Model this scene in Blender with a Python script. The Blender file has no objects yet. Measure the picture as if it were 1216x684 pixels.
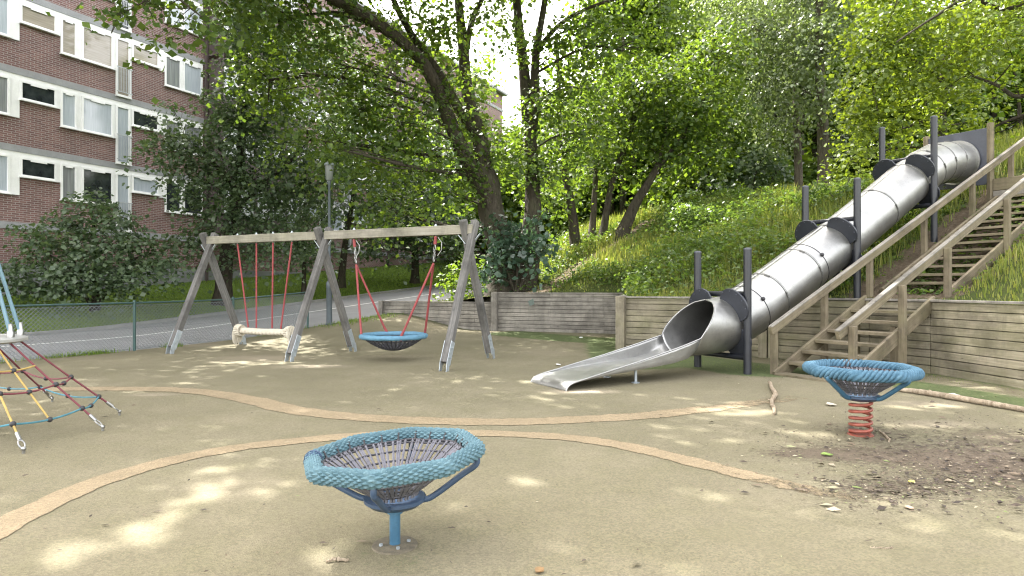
import bpy, math, random
import numpy as np
from mathutils import Vector
from mathutils.geometry import delaunay_2d_cdt

rng = np.random.default_rng(11)
random.seed(5)
C = bpy.context.scene.collection
F, CX, HY, CH = 750.0, 608.0, 341.0, 1.4      # focal length and horizon measured in the photograph, eye height in metres


def P(px, py, d):
    return np.array([(px - CX) / F * d, d, CH - (py - HY) / F * d])


def G(px, py, z=0.0):
    return P(px, py, (CH - z) * F / (py - HY))


def V(*a):
    return np.array(a, float)


def nrm(v):
    v = np.asarray(v, float)
    return v / (np.linalg.norm(v) + 1e-12)


def sst(a, b, x):
    t = np.clip((np.asarray(x, float) - a) / (b - a), 0, 1)
    return t * t * (3 - 2 * t)


# ------------------------------------------------------------------ mesh building
class MB:
    """collects shapes and links them as ONE mesh object"""

    def __init__(s):
        s.v, s.f, s.uv, s.n = [], [], [], 0

    def add(s, verts, faces, uvs=None):
        s.v.extend([tuple(map(float, p)) for p in verts])
        for i, f in enumerate(faces):
            s.f.append(tuple(k + s.n for k in f))
            s.uv.append(uvs[i] if uvs else [(0.0, 0.0)] * len(f))
        s.n += len(verts)
        return s

    def box(s, c, ax, ay, az):
        """centre and three half-axis vectors; u of the uv runs along the longest axis"""
        c = np.asarray(c, float)
        A = [np.asarray(a, float) for a in (ax, ay, az)]
        L = [np.linalg.norm(a) for a in A]
        lo = int(np.argmax(L))
        vs, loc = [], []
        for i in (-1, 1):
            for j in (-1, 1):
                for k in (-1, 1):
                    vs.append(c + i * A[0] + j * A[1] + k * A[2])
                    loc.append((i * L[0], j * L[1], k * L[2]))
        fs = [(0, 1, 3, 2), (4, 6, 7, 5), (0, 4, 5, 1), (2, 3, 7, 6), (0, 2, 6, 4), (1, 5, 7, 3)]
        if np.dot(np.cross(A[0], A[1]), A[2]) < 0:
            fs = [f[::-1] for f in fs]
        o = rng.uniform(0, 50, 2)
        uvs = []
        for f in fs:
            uvs.append([(loc[k][lo] + o[0], sum(loc[k][m] for m in range(3) if m != lo) + o[1]) for k in f])
        return s.add(vs, fs, uvs)

    def beam(s, p, q, w, h, up=(0, 0, 1)):
        """square-section member from p to q, width w (sideways), height h"""
        p, q = np.asarray(p, float), np.asarray(q, float)
        d = q - p
        L = np.linalg.norm(d)
        d = d / L
        side = nrm(np.cross(d, up))
        u = np.cross(side, d)
        return s.box((p + q) / 2, d * L / 2, side * w / 2, u * h / 2)

    def tube(s, pts, r, n=8, closed=False, cap=True, disp=None, r2=None):
        pts = np.asarray(pts, float)
        m = len(pts)
        r = np.full(m, r, float) if np.isscalar(r) else np.asarray(r, float)
        if closed:
            T = np.roll(pts, -1, 0) - np.roll(pts, 1, 0)
        else:
            T = np.gradient(pts, axis=0)
        T /= np.linalg.norm(T, axis=1)[:, None] + 1e-12
        t0 = T[0]
        ref = V(0, 0, 1) if abs(t0[2]) < 0.9 else V(1, 0, 0)
        N = nrm(np.cross(np.cross(t0, ref), t0))
        Ns = [N]
        for i in range(1, m):
            N = N - T[i] * np.dot(N, T[i])
            N = nrm(N)
            Ns.append(N)
        Ns = np.array(Ns)
        B = np.cross(T, Ns)
        if closed:                    # spread the closing twist over the loop
            N2 = Ns[-1] - T[0] * np.dot(Ns[-1], T[0])
            ang = math.atan2(np.dot(N2, B[0]), np.dot(N2, Ns[0]))
            for i in range(m):
                a = -ang * i / m
                N_, B_ = Ns[i].copy(), B[i].copy()
                Ns[i] = N_ * math.cos(a) + B_ * math.sin(a)
                B[i] = -N_ * math.sin(a) + B_ * math.cos(a)
        seg = np.linalg.norm(np.diff(pts, axis=0), axis=1)
        u = np.concatenate([[0], np.cumsum(seg)])
        th = np.linspace(0, 2 * np.pi, n, endpoint=False)
        rr = r[:, None] * np.ones((1, n))
        if disp is not None:
            rr = rr * disp(u[:, None] * np.ones((1, n)), th[None, :] * np.ones((m, 1)))
        vs = pts[:, None, :] + rr[..., None] * (np.cos(th)[None, :, None] * Ns[:, None, :] + np.sin(th)[None, :, None] * B[:, None, :])
        vs = vs.reshape(-1, 3)
        fs, uvs = [], []
        for i in range(m if closed else m - 1):
            i2 = (i + 1) % m
            u0, u1 = u[i], (u[i2] if i2 else u[i] + 0.01)
            for j in range(n):
                j2 = (j + 1) % n
                fs.append((i * n + j, i * n + j2, i2 * n + j2, i2 * n + j))
                v0, v1 = j / n, (j + 1) / n
                uvs.append([(u0, v0), (u0, v1), (u1, v1), (u1, v0)])
        if cap and not closed:
            fs.append(tuple(range(n))[::-1])
            uvs.append([(0, 0)] * n)
            fs.append(tuple((m - 1) * n + j for j in range(n)))
            uvs.append([(0, 0)] * n)
        return s.add(vs, fs, uvs)

    def lathe(s, c, prof, n=24, axis=(0, 0, 1)):
        """profile of (radius, height) turned about an axis through c"""
        c = np.asarray(c, float)
        z = nrm(axis)
        ref = V(1, 0, 0) if abs(z[0]) < 0.9 else V(0, 1, 0)
        x = nrm(np.cross(z, ref))
        y = np.cross(z, x)
        th = np.linspace(0, 2 * np.pi, n, endpoint=False)
        vs = [c + z * h + r * (math.cos(t) * x + math.sin(t) * y) for r, h in prof for t in th]
        fs = []
        for i in range(len(prof) - 1):
            for j in range(n):
                j2 = (j + 1) % n
                fs.append((i * n + j, i * n + j2, (i + 1) * n + j2, (i + 1) * n + j))
        fs.append(tuple(range(n))[::-1])
        fs.append(tuple((len(prof) - 1) * n + j for j in range(n)))
        return s.add(vs, fs)

    def ball(s, c, r, n=10, m=6):
        prof = [(max(1e-4, r * math.sin(math.pi * i / m)), -r * math.cos(math.pi * i / m)) for i in range(m + 1)]
        return s.lathe(c, prof, n)

    def prism(s, poly, off):
        """flat polygon (3D points) extruded by the vector off"""
        poly = [np.asarray(p, float) for p in poly]
        off = np.asarray(off, float)
        k = len(poly)
        vs = poly + [p + off for p in poly]
        fs = [tuple(range(k))[::-1], tuple(range(k, 2 * k))] + [(i, (i + 1) % k, k + (i + 1) % k, k + i) for i in range(k)]
        return s.add(vs, fs)

    def grid(s, rows, uvs=None):
        """loft: list of equally long rows of points"""
        a = np.asarray(rows, float)
        m, n = a.shape[:2]
        fs = [(i * n + j, i * n + j + 1, (i + 1) * n + j + 1, (i + 1) * n + j) for i in range(m - 1) for j in range(n - 1)]
        uv = None
        if uvs is not None:
            uv = [[tuple(uvs[k // n][k % n]) for k in f] for f in fs]
        return s.add(a.reshape(-1, 3), fs, uv)

    def build(s, name, mat, parent=None, smooth=False, bevel=0.0, solid=0.0):
        me = bpy.data.meshes.new(name)
        base = np.array(parent['_base']) if parent is not None and '_base' in parent else V(0, 0, 0)
        vs = np.array(s.v) - base if s.v else np.zeros((0, 3))
        me.from_pydata(vs.tolist(), [], s.f)
        uvl = me.uv_layers.new(name='UVMap')
        flat = [c for f in s.uv for p in f for c in p]
        uvl.data.foreach_set('uv', flat)
        o = bpy.data.objects.new(name, me)
        C.objects.link(o)
        if mat:
            me.materials.append(mat)
        if smooth:
            me.polygons.foreach_set('use_smooth', [True] * len(me.polygons))
            try:
                me.set_sharp_from_angle(angle=math.radians(50))
            except Exception:
                pass
        me.update()
        if parent is not None:
            o.parent = parent
            if '_base' in parent:
                o['_base'] = list(base)
        if bevel:
            b = o.modifiers.new('edge', 'BEVEL')
            b.width = bevel
            b.segments = 2
            b.limit_method = 'ANGLE'
        if solid:
            m_ = o.modifiers.new('sheet', 'SOLIDIFY')
            m_.thickness = solid
            m_.offset = 0
        return o


def tag(o, label=None, cat=None, group=None, kind=None):
    if label:
        o['label'] = label
    if cat:
        o['category'] = cat
    if group:
        o['group'] = group
    if kind:
        o['kind'] = kind
    return o


def thing(name, label, cat, base, group=None, rz=0.0):
    o = bpy.data.objects.new(name, None)
    C.objects.link(o)
    o.location = tuple(map(float, base))
    o.rotation_euler.z = rz
    o['_base'] = list(map(float, base)) if rz == 0 else [0.0, 0.0, 0.0]
    return tag(o, label, cat, group)


# ------------------------------------------------------------------ materials
def new_mat(name):
    m = bpy.data.materials.new(name)
    m.use_nodes = True
    nt = m.node_tree
    return m, nt, nt.nodes['Principled BSDF'], nt.nodes['Material Output']


def nd(nt, kind, **kw):
    n = nt.nodes.new(kind)
    for k, v in kw.items():
        if k in n.inputs.keys():
            n.inputs[k].default_value = v
        else:
            setattr(n, k, v)
    return n


def ramp(nt, fac, stops):
    r = nt.nodes.new('ShaderNodeValToRGB')
    el = r.color_ramp.elements
    while len(el) < len(stops):
        el.new(0.5)
    for e, (p, c) in zip(el, stops):
        e.position = p
        e.color = (*c, 1) if len(c) == 3 else c
    nt.links.new(fac, r.inputs[0])
    return r.outputs[0]


def mixc(nt, fac, a, b, mode='MIX'):
    m = nt.nodes.new('ShaderNodeMix')
    m.data_type = 'RGBA'
    m.blend_type = mode
    for sock, v in ((m.inputs[0], fac), (m.inputs[6], a), (m.inputs[7], b)):
        if hasattr(v, 'is_output'):
            nt.links.new(v, sock)
        elif isinstance(v, (int, float)):
            sock.default_value = v
        else:
            sock.default_value = (*v, 1)
    return m.outputs[2]


def mth(nt, op, a, b=None):
    m = nt.nodes.new('ShaderNodeMath')
    m.operation = op
    for i, v in enumerate((a, b)):
        if v is None:
            continue
        if hasattr(v, 'is_output'):
            nt.links.new(v, m.inputs[i])
        else:
            m.inputs[i].default_value = v
    return m.outputs[0]


def noise(nt, scale, detail=4, rough=0.6, vec=None, dist=0.0):
    n = nt.nodes.new('ShaderNodeTexNoise')
    n.inputs['Scale'].default_value = scale
    n.inputs['Detail'].default_value = detail
    n.inputs['Roughness'].default_value = rough
    n.inputs['Distortion'].default_value = dist
    if vec is not None:
        nt.links.new(vec, n.inputs['Vector'])
    return n.outputs[0]


def pos(nt, scale=None):
    g = nt.nodes.new('ShaderNodeNewGeometry').outputs['Position']
    if scale is None:
        return g
    mp = nt.nodes.new('ShaderNodeMapping')
    mp.inputs['Scale'].default_value = scale
    nt.links.new(g, mp.inputs['Vector'])
    return mp.outputs[0]


def uvn(nt, scale):
    t = nt.nodes.new('ShaderNodeTexCoord').outputs['UV']
    mp = nt.nodes.new('ShaderNodeMapping')
    mp.inputs['Scale'].default_value = scale
    nt.links.new(t, mp.inputs['Vector'])
    return mp.outputs[0]


def bump(nt, bs, h, strength=0.3, dist=0.01):
    b = nt.nodes.new('ShaderNodeBump')
    b.inputs['Strength'].default_value = strength
    b.inputs['Distance'].default_value = dist
    nt.links.new(h, b.inputs['Height'])
    nt.links.new(b.outputs[0], bs.inputs['Normal'])


def attr(nt, name):
    a = nt.nodes.new('ShaderNodeAttribute')
    a.attribute_name = name
    return a.outputs['Fac']


def island(nt):
    return nt.nodes.new('ShaderNodeNewGeometry').outputs['Random Per Island']


def plain(name, col, rough=0.6, metal=0.0, var=0.25, scale=6.0, spec=0.5, bmp=0.0):
    """painted or bare surface with uneven wear"""
    m, nt, bs, out = new_mat(name)
    n1 = noise(nt, scale, 5, 0.65, pos(nt))
    n2 = noise(nt, scale * 9, 3, 0.6, pos(nt))
    n = mth(nt, 'ADD', mth(nt, 'MULTIPLY', n1, 0.7), mth(nt, 'MULTIPLY', n2, 0.3))
    lo = tuple(c * (1 - var) for c in col)
    hi = tuple(min(1, c * (1 + var)) for c in col)
    nt.links.new(ramp(nt, n, [(0.3, lo), (0.7, hi)]), bs.inputs['Base Color'])
    rr = mth(nt, 'ADD', mth(nt, 'MULTIPLY', n1, 0.3), rough - 0.15)
    nt.links.new(rr, bs.inputs['Roughness'])
    bs.inputs['Metallic'].default_value = metal
    bs.inputs['Specular IOR Level'].default_value = spec
    if bmp:
        bump(nt, bs, n2, bmp, 0.004)
    return m


def wood(name, c0, c1, c2, green=None, gfac=0.5):
    """weathered boards: grain along u, one tone per board"""
    m, nt, bs, out = new_mat(name)
    g = noise(nt, 1.0, 6, 0.7, uvn(nt, (1.2, 38, 1)), 0.4)
    g2 = noise(nt, 1.0, 4, 0.6, uvn(nt, (9, 170, 1)))
    col = ramp(nt, g, [(0.25, c0), (0.5, c1), (0.75, c2)])
    isl = island(nt)
    col = mixc(nt, 0.55, col, ramp(nt, isl, [(0, (0.62, 0.6, 0.58)), (1, (1.25, 1.22, 1.18))]), 'MULTIPLY')
    st = noise(nt, 1.7, 5, 0.7, pos(nt))
    col = mixc(nt, ramp(nt, st, [(0.44, (0, 0, 0)), (0.7, (0.8, 0.8, 0.8))]), col, tuple(x * 0.45 for x in c0))
    sk_ = noise(nt, 1.0, 5, 0.75, pos(nt, (9, 9, 0.8)))
    col = mixc(nt, ramp(nt, sk_, [(0.5, (0, 0, 0)), (0.72, (0.6,) * 3)]), col, tuple(x * 0.55 for x in c1))
    # knots and water streaks
    kn = nt.nodes.new('ShaderNodeTexVoronoi')
    kn.inputs['Scale'].default_value = 1.0
    nt.links.new(uvn(nt, (2.6, 9, 1)), kn.inputs['Vector'])
    col = mixc(nt, ramp(nt, kn.outputs['Distance'], [(0.03, (0.8,) * 3), (0.10, (0, 0, 0))]), col, tuple(x * 0.35 for x in c0))
    if green:
        gn = noise(nt, 1.1, 5, 0.7, pos(nt, (1, 1, 2.2)))
        col = mixc(nt, mth(nt, 'MULTIPLY', ramp(nt, gn, [(0.42, (0, 0, 0)), (0.7, (1, 1, 1))]), gfac), col, green)
    nt.links.new(col, bs.inputs['Base Color'])
    bs.inputs['Roughness'].default_value = 0.82
    bs.inputs['Specular IOR Level'].default_value = 0.25
    bump(nt, bs, mth(nt, 'ADD', mth(nt, 'MULTIPLY', g, 0.6), mth(nt, 'MULTIPLY', g2, 0.4)), 0.5, 0.006)
    return m


def leafmat(name, cols, trans, tfac=0.42, gloss=0.35, rough=0.45):
    """leaf: own tone per leaf, light shining through"""
    m, nt, bs, out = new_mat(name)
    isl = island(nt)
    big = noise(nt, 0.45, 3, 0.6, pos(nt))
    f = mth(nt, 'ADD', mth(nt, 'MULTIPLY', isl, 0.55), mth(nt, 'MULTIPLY', big, 0.5))
    col = ramp(nt, f, [(0.15, cols[0]), (0.5, cols[1]), (0.9, cols[2])])
    nt.links.new(col, bs.inputs['Base Color'])
    bs.inputs['Roughness'].default_value = rough
    bs.inputs['Specular IOR Level'].default_value = gloss
    tr = nt.nodes.new('ShaderNodeBsdfTranslucent')
    nt.links.new(mixc(nt, 1.0, col, trans, 'MULTIPLY'), tr.inputs['Color'])
    mx = nt.nodes.new('ShaderNodeMixShader')
    mx.inputs[0].default_value = tfac
    nt.links.new(bs.outputs[0], mx.inputs[1])
    nt.links.new(tr.outputs[0], mx.inputs[2])
    nt.links.new(mx.outputs[0], out.inputs['Surface'])
    return m


def bark(name, c0, c1, moss=0.3):
    m, nt, bs, out = new_mat(name)
    n = noise(nt, 1.0, 7, 0.75, pos(nt, (14, 14, 3.2)), 0.6)
    n2 = noise(nt, 1.6, 4, 0.6, pos(nt))
    col = ramp(nt, n, [(0.3, c0), (0.7, c1)])
    col = mixc(nt, mth(nt, 'MULTIPLY', ramp(nt, n2, [(0.45, (0, 0, 0)), (0.65, (1, 1, 1))]), moss), col, (0.06, 0.075, 0.03))
    nt.links.new(col, bs.inputs['Base Color'])
    bs.inputs['Roughness'].default_value = 0.9
    bs.inputs['Specular IOR Level'].default_value = 0.15
    bump(nt, bs, n, 1.0, 0.05)
    return m


M = {}
M['grey_wood'] = wood('weathered grey timber', (0.13, 0.12, 0.105), (0.235, 0.22, 0.195), (0.34, 0.325, 0.295))
M['brown_wood'] = wood('weathered brown timber', (0.11, 0.09, 0.062), (0.2, 0.168, 0.118), (0.3, 0.262, 0.19), (0.13, 0.125, 0.06), 0.45)
M['wall_wood'] = wood('mossy wall timber', (0.155, 0.137, 0.1), (0.27, 0.242, 0.18), (0.38, 0.345, 0.265), (0.15, 0.15, 0.07), 0.5)
M['swing_wood'] = wood('dark weathered leg timber', (0.08, 0.077, 0.073), (0.14, 0.137, 0.132), (0.24, 0.236, 0.228))
M['beam_wood'] = wood('lichen covered beam timber', (0.15, 0.14, 0.115), (0.26, 0.245, 0.205), (0.36, 0.345, 0.295), (0.2, 0.195, 0.11), 0.35)
M['galv'] = plain('galvanised steel', (0.36, 0.4, 0.43), 0.5, 0.6, 0.3, 14)
M['black'] = plain('black painted steel', (0.016, 0.018, 0.024), 0.45, 0.0, 0.4, 5)
M['black_board'] = plain('black plastic board', (0.022, 0.025, 0.034), 0.5, 0.0, 0.35, 4)
M['panel'] = plain('slate grey panel', (0.055, 0.06, 0.078), 0.5, 0.0, 0.25, 3)
M['red_rope'] = plain('faded red rope', (0.22, 0.04, 0.042), 0.75, 0, 0.35, 20)
M['yellow_rope'] = plain('yellow rope', (0.33, 0.23, 0.07), 0.75, 0, 0.3, 20)
M['teal_rope'] = plain('teal rope', (0.05, 0.17, 0.22), 0.75, 0, 0.3, 20)
M['blue_steel'] = plain('blue painted steel', (0.035, 0.105, 0.175), 0.42, 0, 0.3, 9)
M['dark_blue'] = plain('dark blue painted steel', (0.035, 0.065, 0.12), 0.45, 0, 0.3, 9)
M['pale_blue'] = plain('pale blue painted rod', (0.115, 0.2, 0.25), 0.45, 0, 0.25, 9)
M['net_rope'] = plain('grey net rope', (0.115, 0.115, 0.135), 0.7, 0, 0.35, 18)
M['dark_net'] = plain('black net rope', (0.03, 0.03, 0.037), 0.7, 0, 0.35, 18)
M['dark_red_rope'] = plain('dark red rope', (0.14, 0.03, 0.042), 0.75, 0, 0.35, 20)
M['cream_rope'] = plain('cream hemp rope', (0.46, 0.42, 0.34), 0.85, 0, 0.25, 16)
M['steel'] = plain('bright steel fitting', (0.3, 0.3, 0.3), 0.35, 0.9, 0.2, 20)
M['rubber_black'] = plain('black rubber', (0.02, 0.02, 0.024), 0.55, 0, 0.3, 20)
M['spring'] = plain('rusty red spring steel', (0.23, 0.06, 0.04), 0.5, 0, 0.45, 14)
M['disc'] = plain('pale grey disc', (0.3, 0.3, 0.285), 0.5, 0, 0.2, 5)
M['fence'] = plain('dark green fence steel', (0.035, 0.075, 0.07), 0.45, 0.2, 0.25, 8)
M['wire'] = plain('galvanised wire', (0.16, 0.18, 0.185), 0.5, 0.5, 0.2, 20)
M['lamp_pole'] = plain('blue grey lamp steel', (0.075, 0.092, 0.103), 0.5, 0.3, 0.25, 5)
M['lamp_glass'] = plain('frosted lamp glass', (0.13, 0.145, 0.135), 0.4, 0, 0.1, 5)
M['bark_dark'] = bark('dark bark', (0.018, 0.015, 0.012), (0.085, 0.072, 0.056))
M['bark_mid'] = bark('grey brown bark', (0.035, 0.03, 0.024), (0.15, 0.13, 0.1))
M['stick'] = bark('bare dead wood', (0.2, 0.15, 0.1), (0.5, 0.42, 0.32), 0.0)
M['leaf_maple'] = leafmat('maple leaves', [(0.043, 0.08, 0.02), (0.07, 0.118, 0.026), (0.11, 0.156, 0.034)], (2.0, 1.9, 0.65), 0.42, 0.45)
M['leaf_dark'] = leafmat('dark glossy leaves', [(0.056, 0.09, 0.052), (0.084, 0.126, 0.068), (0.125, 0.165, 0.09)], (1.6, 1.75, 0.85), 0.36, 0.55, 0.42)
M['leaf_bright'] = leafmat('bright maple leaves', [(0.08, 0.122, 0.02), (0.115, 0.165, 0.024), (0.165, 0.215, 0.034)], (1.75, 1.65, 0.65), 0.42, 0.4)
M['leaf_pale'] = leafmat('pale birch leaves', [(0.08, 0.108, 0.05), (0.115, 0.152, 0.07), (0.165, 0.205, 0.105)], (1.7, 1.75, 0.9), 0.4, 0.6)
M['leaf_wood'] = leafmat('woodland leaves', [(0.05, 0.092, 0.02), (0.082, 0.136, 0.025), (0.13, 0.18, 0.035)], (1.8, 1.75, 0.65), 0.42, 0.3)
M['leaf_bluish'] = leafmat('blue green leaves', [(0.03, 0.058, 0.04), (0.05, 0.09, 0.06), (0.075, 0.12, 0.08)], (1.6, 1.8, 0.9), 0.3, 0.7, 0.35)
M['grass'] = leafmat('meadow grass', [(0.085, 0.115, 0.03), (0.145, 0.18, 0.045), (0.26, 0.25, 0.09)], (1.9, 1.9, 0.8), 0.4, 0.2)
M['lawn'] = leafmat('lawn grass', [(0.075, 0.125, 0.024), (0.125, 0.19, 0.036), (0.18, 0.24, 0.05)], (1.6, 1.7, 0.75), 0.38, 0.2)
M['weed'] = leafmat('weed leaves', [(0.045, 0.085, 0.025), (0.085, 0.135, 0.035), (0.14, 0.19, 0.055)], (2.0, 2.0, 0.8), 0.4, 0.3)
# ------------------------------------------------------------------ the lie of the land
P0 = V(4.17, 10.0)                      # foot of the stairs
AX = V(0.866, 0.5)                      # uphill direction of stairs and slide
BX = V(0.5, -0.866)                     # across, towards the viewer


def road_z(s):
    t = s - 10.8
    return 0.0375 * (t + np.sqrt(t * t + 1.5)) * sst(3, 9, s)


def sq(X, Y):
    return 0.461 * X + 0.887 * Y, -0.887 * X + 0.461 * Y


def xy(s, q):
    return 0.461 * s - 0.887 * q, 0.887 * s + 0.461 * q


def h_left(X, Y):
    s, q = sq(X, Y)
    lawn = 0.14 * np.clip(q - 20.65, 0, 7) + 0.10 * sst(20.45, 20.95, q)
    return road_z(s) * sst(10.5, 13.6, q) + lawn


def wob(X, Y, k=1.0):
    return k * (0.5 * np.sin(0.9 * X + 1.3 * Y + 1) + 0.35 * np.sin(2.1 * X - 1.1 * Y) + 0.25 * np.sin(3.7 * X + 2.9 * Y + 2))


def h_hill(X, Y):
    X, Y = np.asarray(X, float), np.asarray(Y, float)
    l = (X - P0[0]) * AX[0] + (Y - P0[1]) * AX[1]
    m = (X - P0[0]) * BX[0] + (Y - P0[1]) * BX[1]
    k2 = 0.02 + 0.27 * sst(-7, -2.5, m)
    lc = 9.0
    plane = np.where(l < lc, 0.46 * l, 0.46 * lc + k2 * (l - lc))
    plane = np.minimum(plane, 13 + 0.02 * l)
    wt = 0.84 + 0.30 * sst(-3, -0.6, X)
    d = plane - wt
    z = wt + 0.5 * (d + np.sqrt(d * d + 0.03)) - 0.04
    z = z + wob(X, Y, 0.07) * sst(0.1, 0.8, d)
    z = z - 0.17 * sst(-0.35, 0.0, m) * (1 - sst(1.15, 1.5, m)) * sst(2.7, 3.2, l) * (1 - sst(10, 11, l))
    dw = dist_poly(X, Y, WALL)                       # the earth meets the walls at their tops
    z = np.minimum(z, wt - 0.02 + 0.75 * dw)
    s, q = sq(X, Y)
    w = sst(10.8, 13.6, q)
    return z * (1 - w) + (h_left(X, Y) - 0.03) * w


def ground_z(X, Y):
    return float(h_hill(X, Y)) if in_hill(X, Y) else float(h_left(X, Y))


WALL = [(-4.55, 21.9), (-0.59, 20.25), (3.17, 18.75), (2.37, 14.0), (5.07, 12.5), (6.3, 11.14), (6.75, 10.2), (6.97, 8.6), (7.35, 6.2)]
HB = WALL + [(8.2, 0.0), (9.0, -15.0), (120, -15), (120, 240)]
_b = [xy(s, 14.5) for s in np.linspace(240, 17.9, 60)]
HB = HB + _b


def inside(poly, X, Y):
    X, Y = np.asarray(X, float), np.asarray(Y, float)
    r = np.zeros(X.shape, bool)
    n = len(poly)
    for i in range(n):
        x1, y1 = poly[i]
        x2, y2 = poly[(i + 1) % n]
        c = (y1 > Y) != (y2 > Y)
        with np.errstate(divide='ignore', invalid='ignore'):
            xi = (x2 - x1) * (Y - y1) / (y2 - y1) + x1
        r ^= c & (X < xi)
    return r


def in_hill(X, Y):
    return bool(inside(HB, np.array([X]), np.array([Y]))[0])


def fast_mesh(name, V_, Fq, mat, attrs=None, smooth=True, nv=4):
    """big mesh from numpy arrays"""
    V_ = np.ascontiguousarray(V_, np.float32)
    Fq = np.ascontiguousarray(Fq, np.int32)
    me = bpy.data.meshes.new(name)
    me.vertices.add(len(V_))
    me.vertices.foreach_set('co', V_.ravel())
    me.loops.add(Fq.size)
    me.loops.foreach_set('vertex_index', Fq.ravel())
    me.polygons.add(len(Fq))
    me.polygons.foreach_set('loop_start', np.arange(0, Fq.size, Fq.shape[1], dtype=np.int32))
    me.polygons.foreach_set('loop_total', np.full(len(Fq), Fq.shape[1], np.int32))
    me.update(calc_edges=True)
    if smooth:
        me.polygons.foreach_set('use_smooth', np.ones(len(Fq), bool))
    for k, a in (attrs or {}).items():
        at = me.attributes.new(k, 'FLOAT', 'POINT')
        at.data.foreach_set('value', np.ascontiguousarray(np.ravel(a), np.float32))
    me.materials.append(mat)
    o = bpy.data.objects.new(name, me)
    C.objects.link(o)
    return o


def grid_faces(m, n):
    i, j = np.meshgrid(np.arange(m - 1), np.arange(n - 1), indexing='ij')
    a = (i * n + j).ravel()
    return np.stack([a, a + n, a + n + 1, a + 1], 1)


# distance to a polyline, for stains, moss and paint with a shape of their own
def dist_poly(X, Y, pts):
    X, Y = np.asarray(X, float), np.asarray(Y, float)
    best = np.full(X.shape, 1e9)
    for (x1, y1), (x2, y2) in zip(pts[:-1], pts[1:]):
        dx, dy = x2 - x1, y2 - y1
        t = np.clip(((X - x1) * dx + (Y - y1) * dy) / (dx * dx + dy * dy), 0, 1)
        best = np.minimum(best, np.hypot(X - x1 - t * dx, Y - y1 - t * dy))
    return best


# ---- earth: one sheet out to the horizon (lawn beyond the road, plain soil elsewhere)
m, nt, bs, out = new_mat('lawn soil')
n1 = noise(nt, 0.5, 5, 0.6, pos(nt)); n2 = noise(nt, 14, 4, 0.7, pos(nt)); n3 = noise(nt, 60, 2, 0.7, pos(nt))
c = ramp(nt, n1, [(0.3, (0.07, 0.115, 0.024)), (0.7, (0.11, 0.165, 0.036))])
c = mixc(nt, ramp(nt, n2, [(0.45, (0, 0, 0)), (0.75, (0.7,) * 3)]), c, (0.11, 0.14, 0.04))
c = mixc(nt, ramp(nt, n3, [(0.5, (0, 0, 0)), (0.7, (0.5,) * 3)]), c, (0.035, 0.05, 0.015))
nt.links.new(c, bs.inputs['Base Color']); bs.inputs['Roughness'].default_value = 0.95; bs.inputs['Specular IOR Level'].default_value = 0.1
bump(nt, bs, mth(nt, 'ADD', n2, n3), 0.9, 0.05)
M['soil'] = m
ss = np.unique(np.concatenate([np.linspace(-60, 0, 13), np.linspace(0, 60, 121), np.linspace(60, 330, 40)]))
qs = np.unique(np.concatenate([np.linspace(-230, 9, 24), np.linspace(9, 13.3, 12), [13.5, 14, 16, 18, 20.0, 20.4, 20.57, 20.75, 21.0, 21.5], np.linspace(22, 30, 17), np.linspace(31, 230, 24)]))
S_, Q_ = np.meshgrid(ss, qs, indexing='ij')
X_, Y_ = xy(S_, Q_)
Z_ = h_left(X_, Y_) - 0.08 * (1 - sst(20.41, 20.55, Q_))
tag(fast_mesh('ground', np.stack([X_, Y_, Z_], -1).reshape(-1, 3), grid_faces(*S_.shape), M['soil']), kind='structure')

# ---- road and kerb, centre line
m, nt, bs, out = new_mat('asphalt')
n1 = noise(nt, 0.7, 5, 0.6, pos(nt)); n2 = noise(nt, 45, 4, 0.7, pos(nt))
c = ramp(nt, n1, [(0.3, (0.135, 0.137, 0.142)), (0.7, (0.195, 0.197, 0.202))])
c = mixc(nt, ramp(nt, n2, [(0.5, (0, 0, 0)), (0.75, (0.6,) * 3)]), c, (0.24, 0.235, 0.225))
nt.links.new(c, bs.inputs['Base Color']); bs.inputs['Roughness'].default_value = 0.8
bump(nt, bs, n2, 0.4, 0.01)
M['asphalt'] = m
rs = np.linspace(-45, 150, 200)
rq = np.linspace(13.75, 20.39, 12)
S_, Q_ = np.meshgrid(rs, rq, indexing='ij')
X_, Y_ = xy(S_, Q_)
tag(fast_mesh('road', np.stack([X_, Y_, h_left(X_, Y_) + 0.0], -1).reshape(-1, 3), grid_faces(*S_.shape), M['asphalt']), kind='structure')
M['white_paint'] = plain('worn white road paint', (0.68, 0.68, 0.66), 0.7, 0, 0.2, 9)
lw = 0.055 + 0.006 * np.sin(rs * 3.1)
X_, Y_ = xy(rs[:, None] * np.ones((1, 2)), 17.35 + lw[:, None] * V(-1, 1)[None])
tag(fast_mesh('road_line', np.stack([X_, Y_, h_left(X_, Y_) + 0.005], -1).reshape(-1, 3), grid_faces(len(rs), 2), M['white_paint']), kind='structure')
M['kerb'] = plain('kerb stone', (0.2, 0.195, 0.185), 0.85, 0, 0.3, 5, bmp=0.5)
kb = MB()
rows = []
for s in rs:
    z = float(road_z(s))
    rows.append([(*xy(s, q), z + h) for q, h in ((20.38, -0.03), (20.385, 0.09), (20.41, 0.1), (20.52, 0.1), (20.53, 0.0))])
kb.grid(rows)
tag(kb.build('kerb', M['kerb']), kind='structure')

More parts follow.
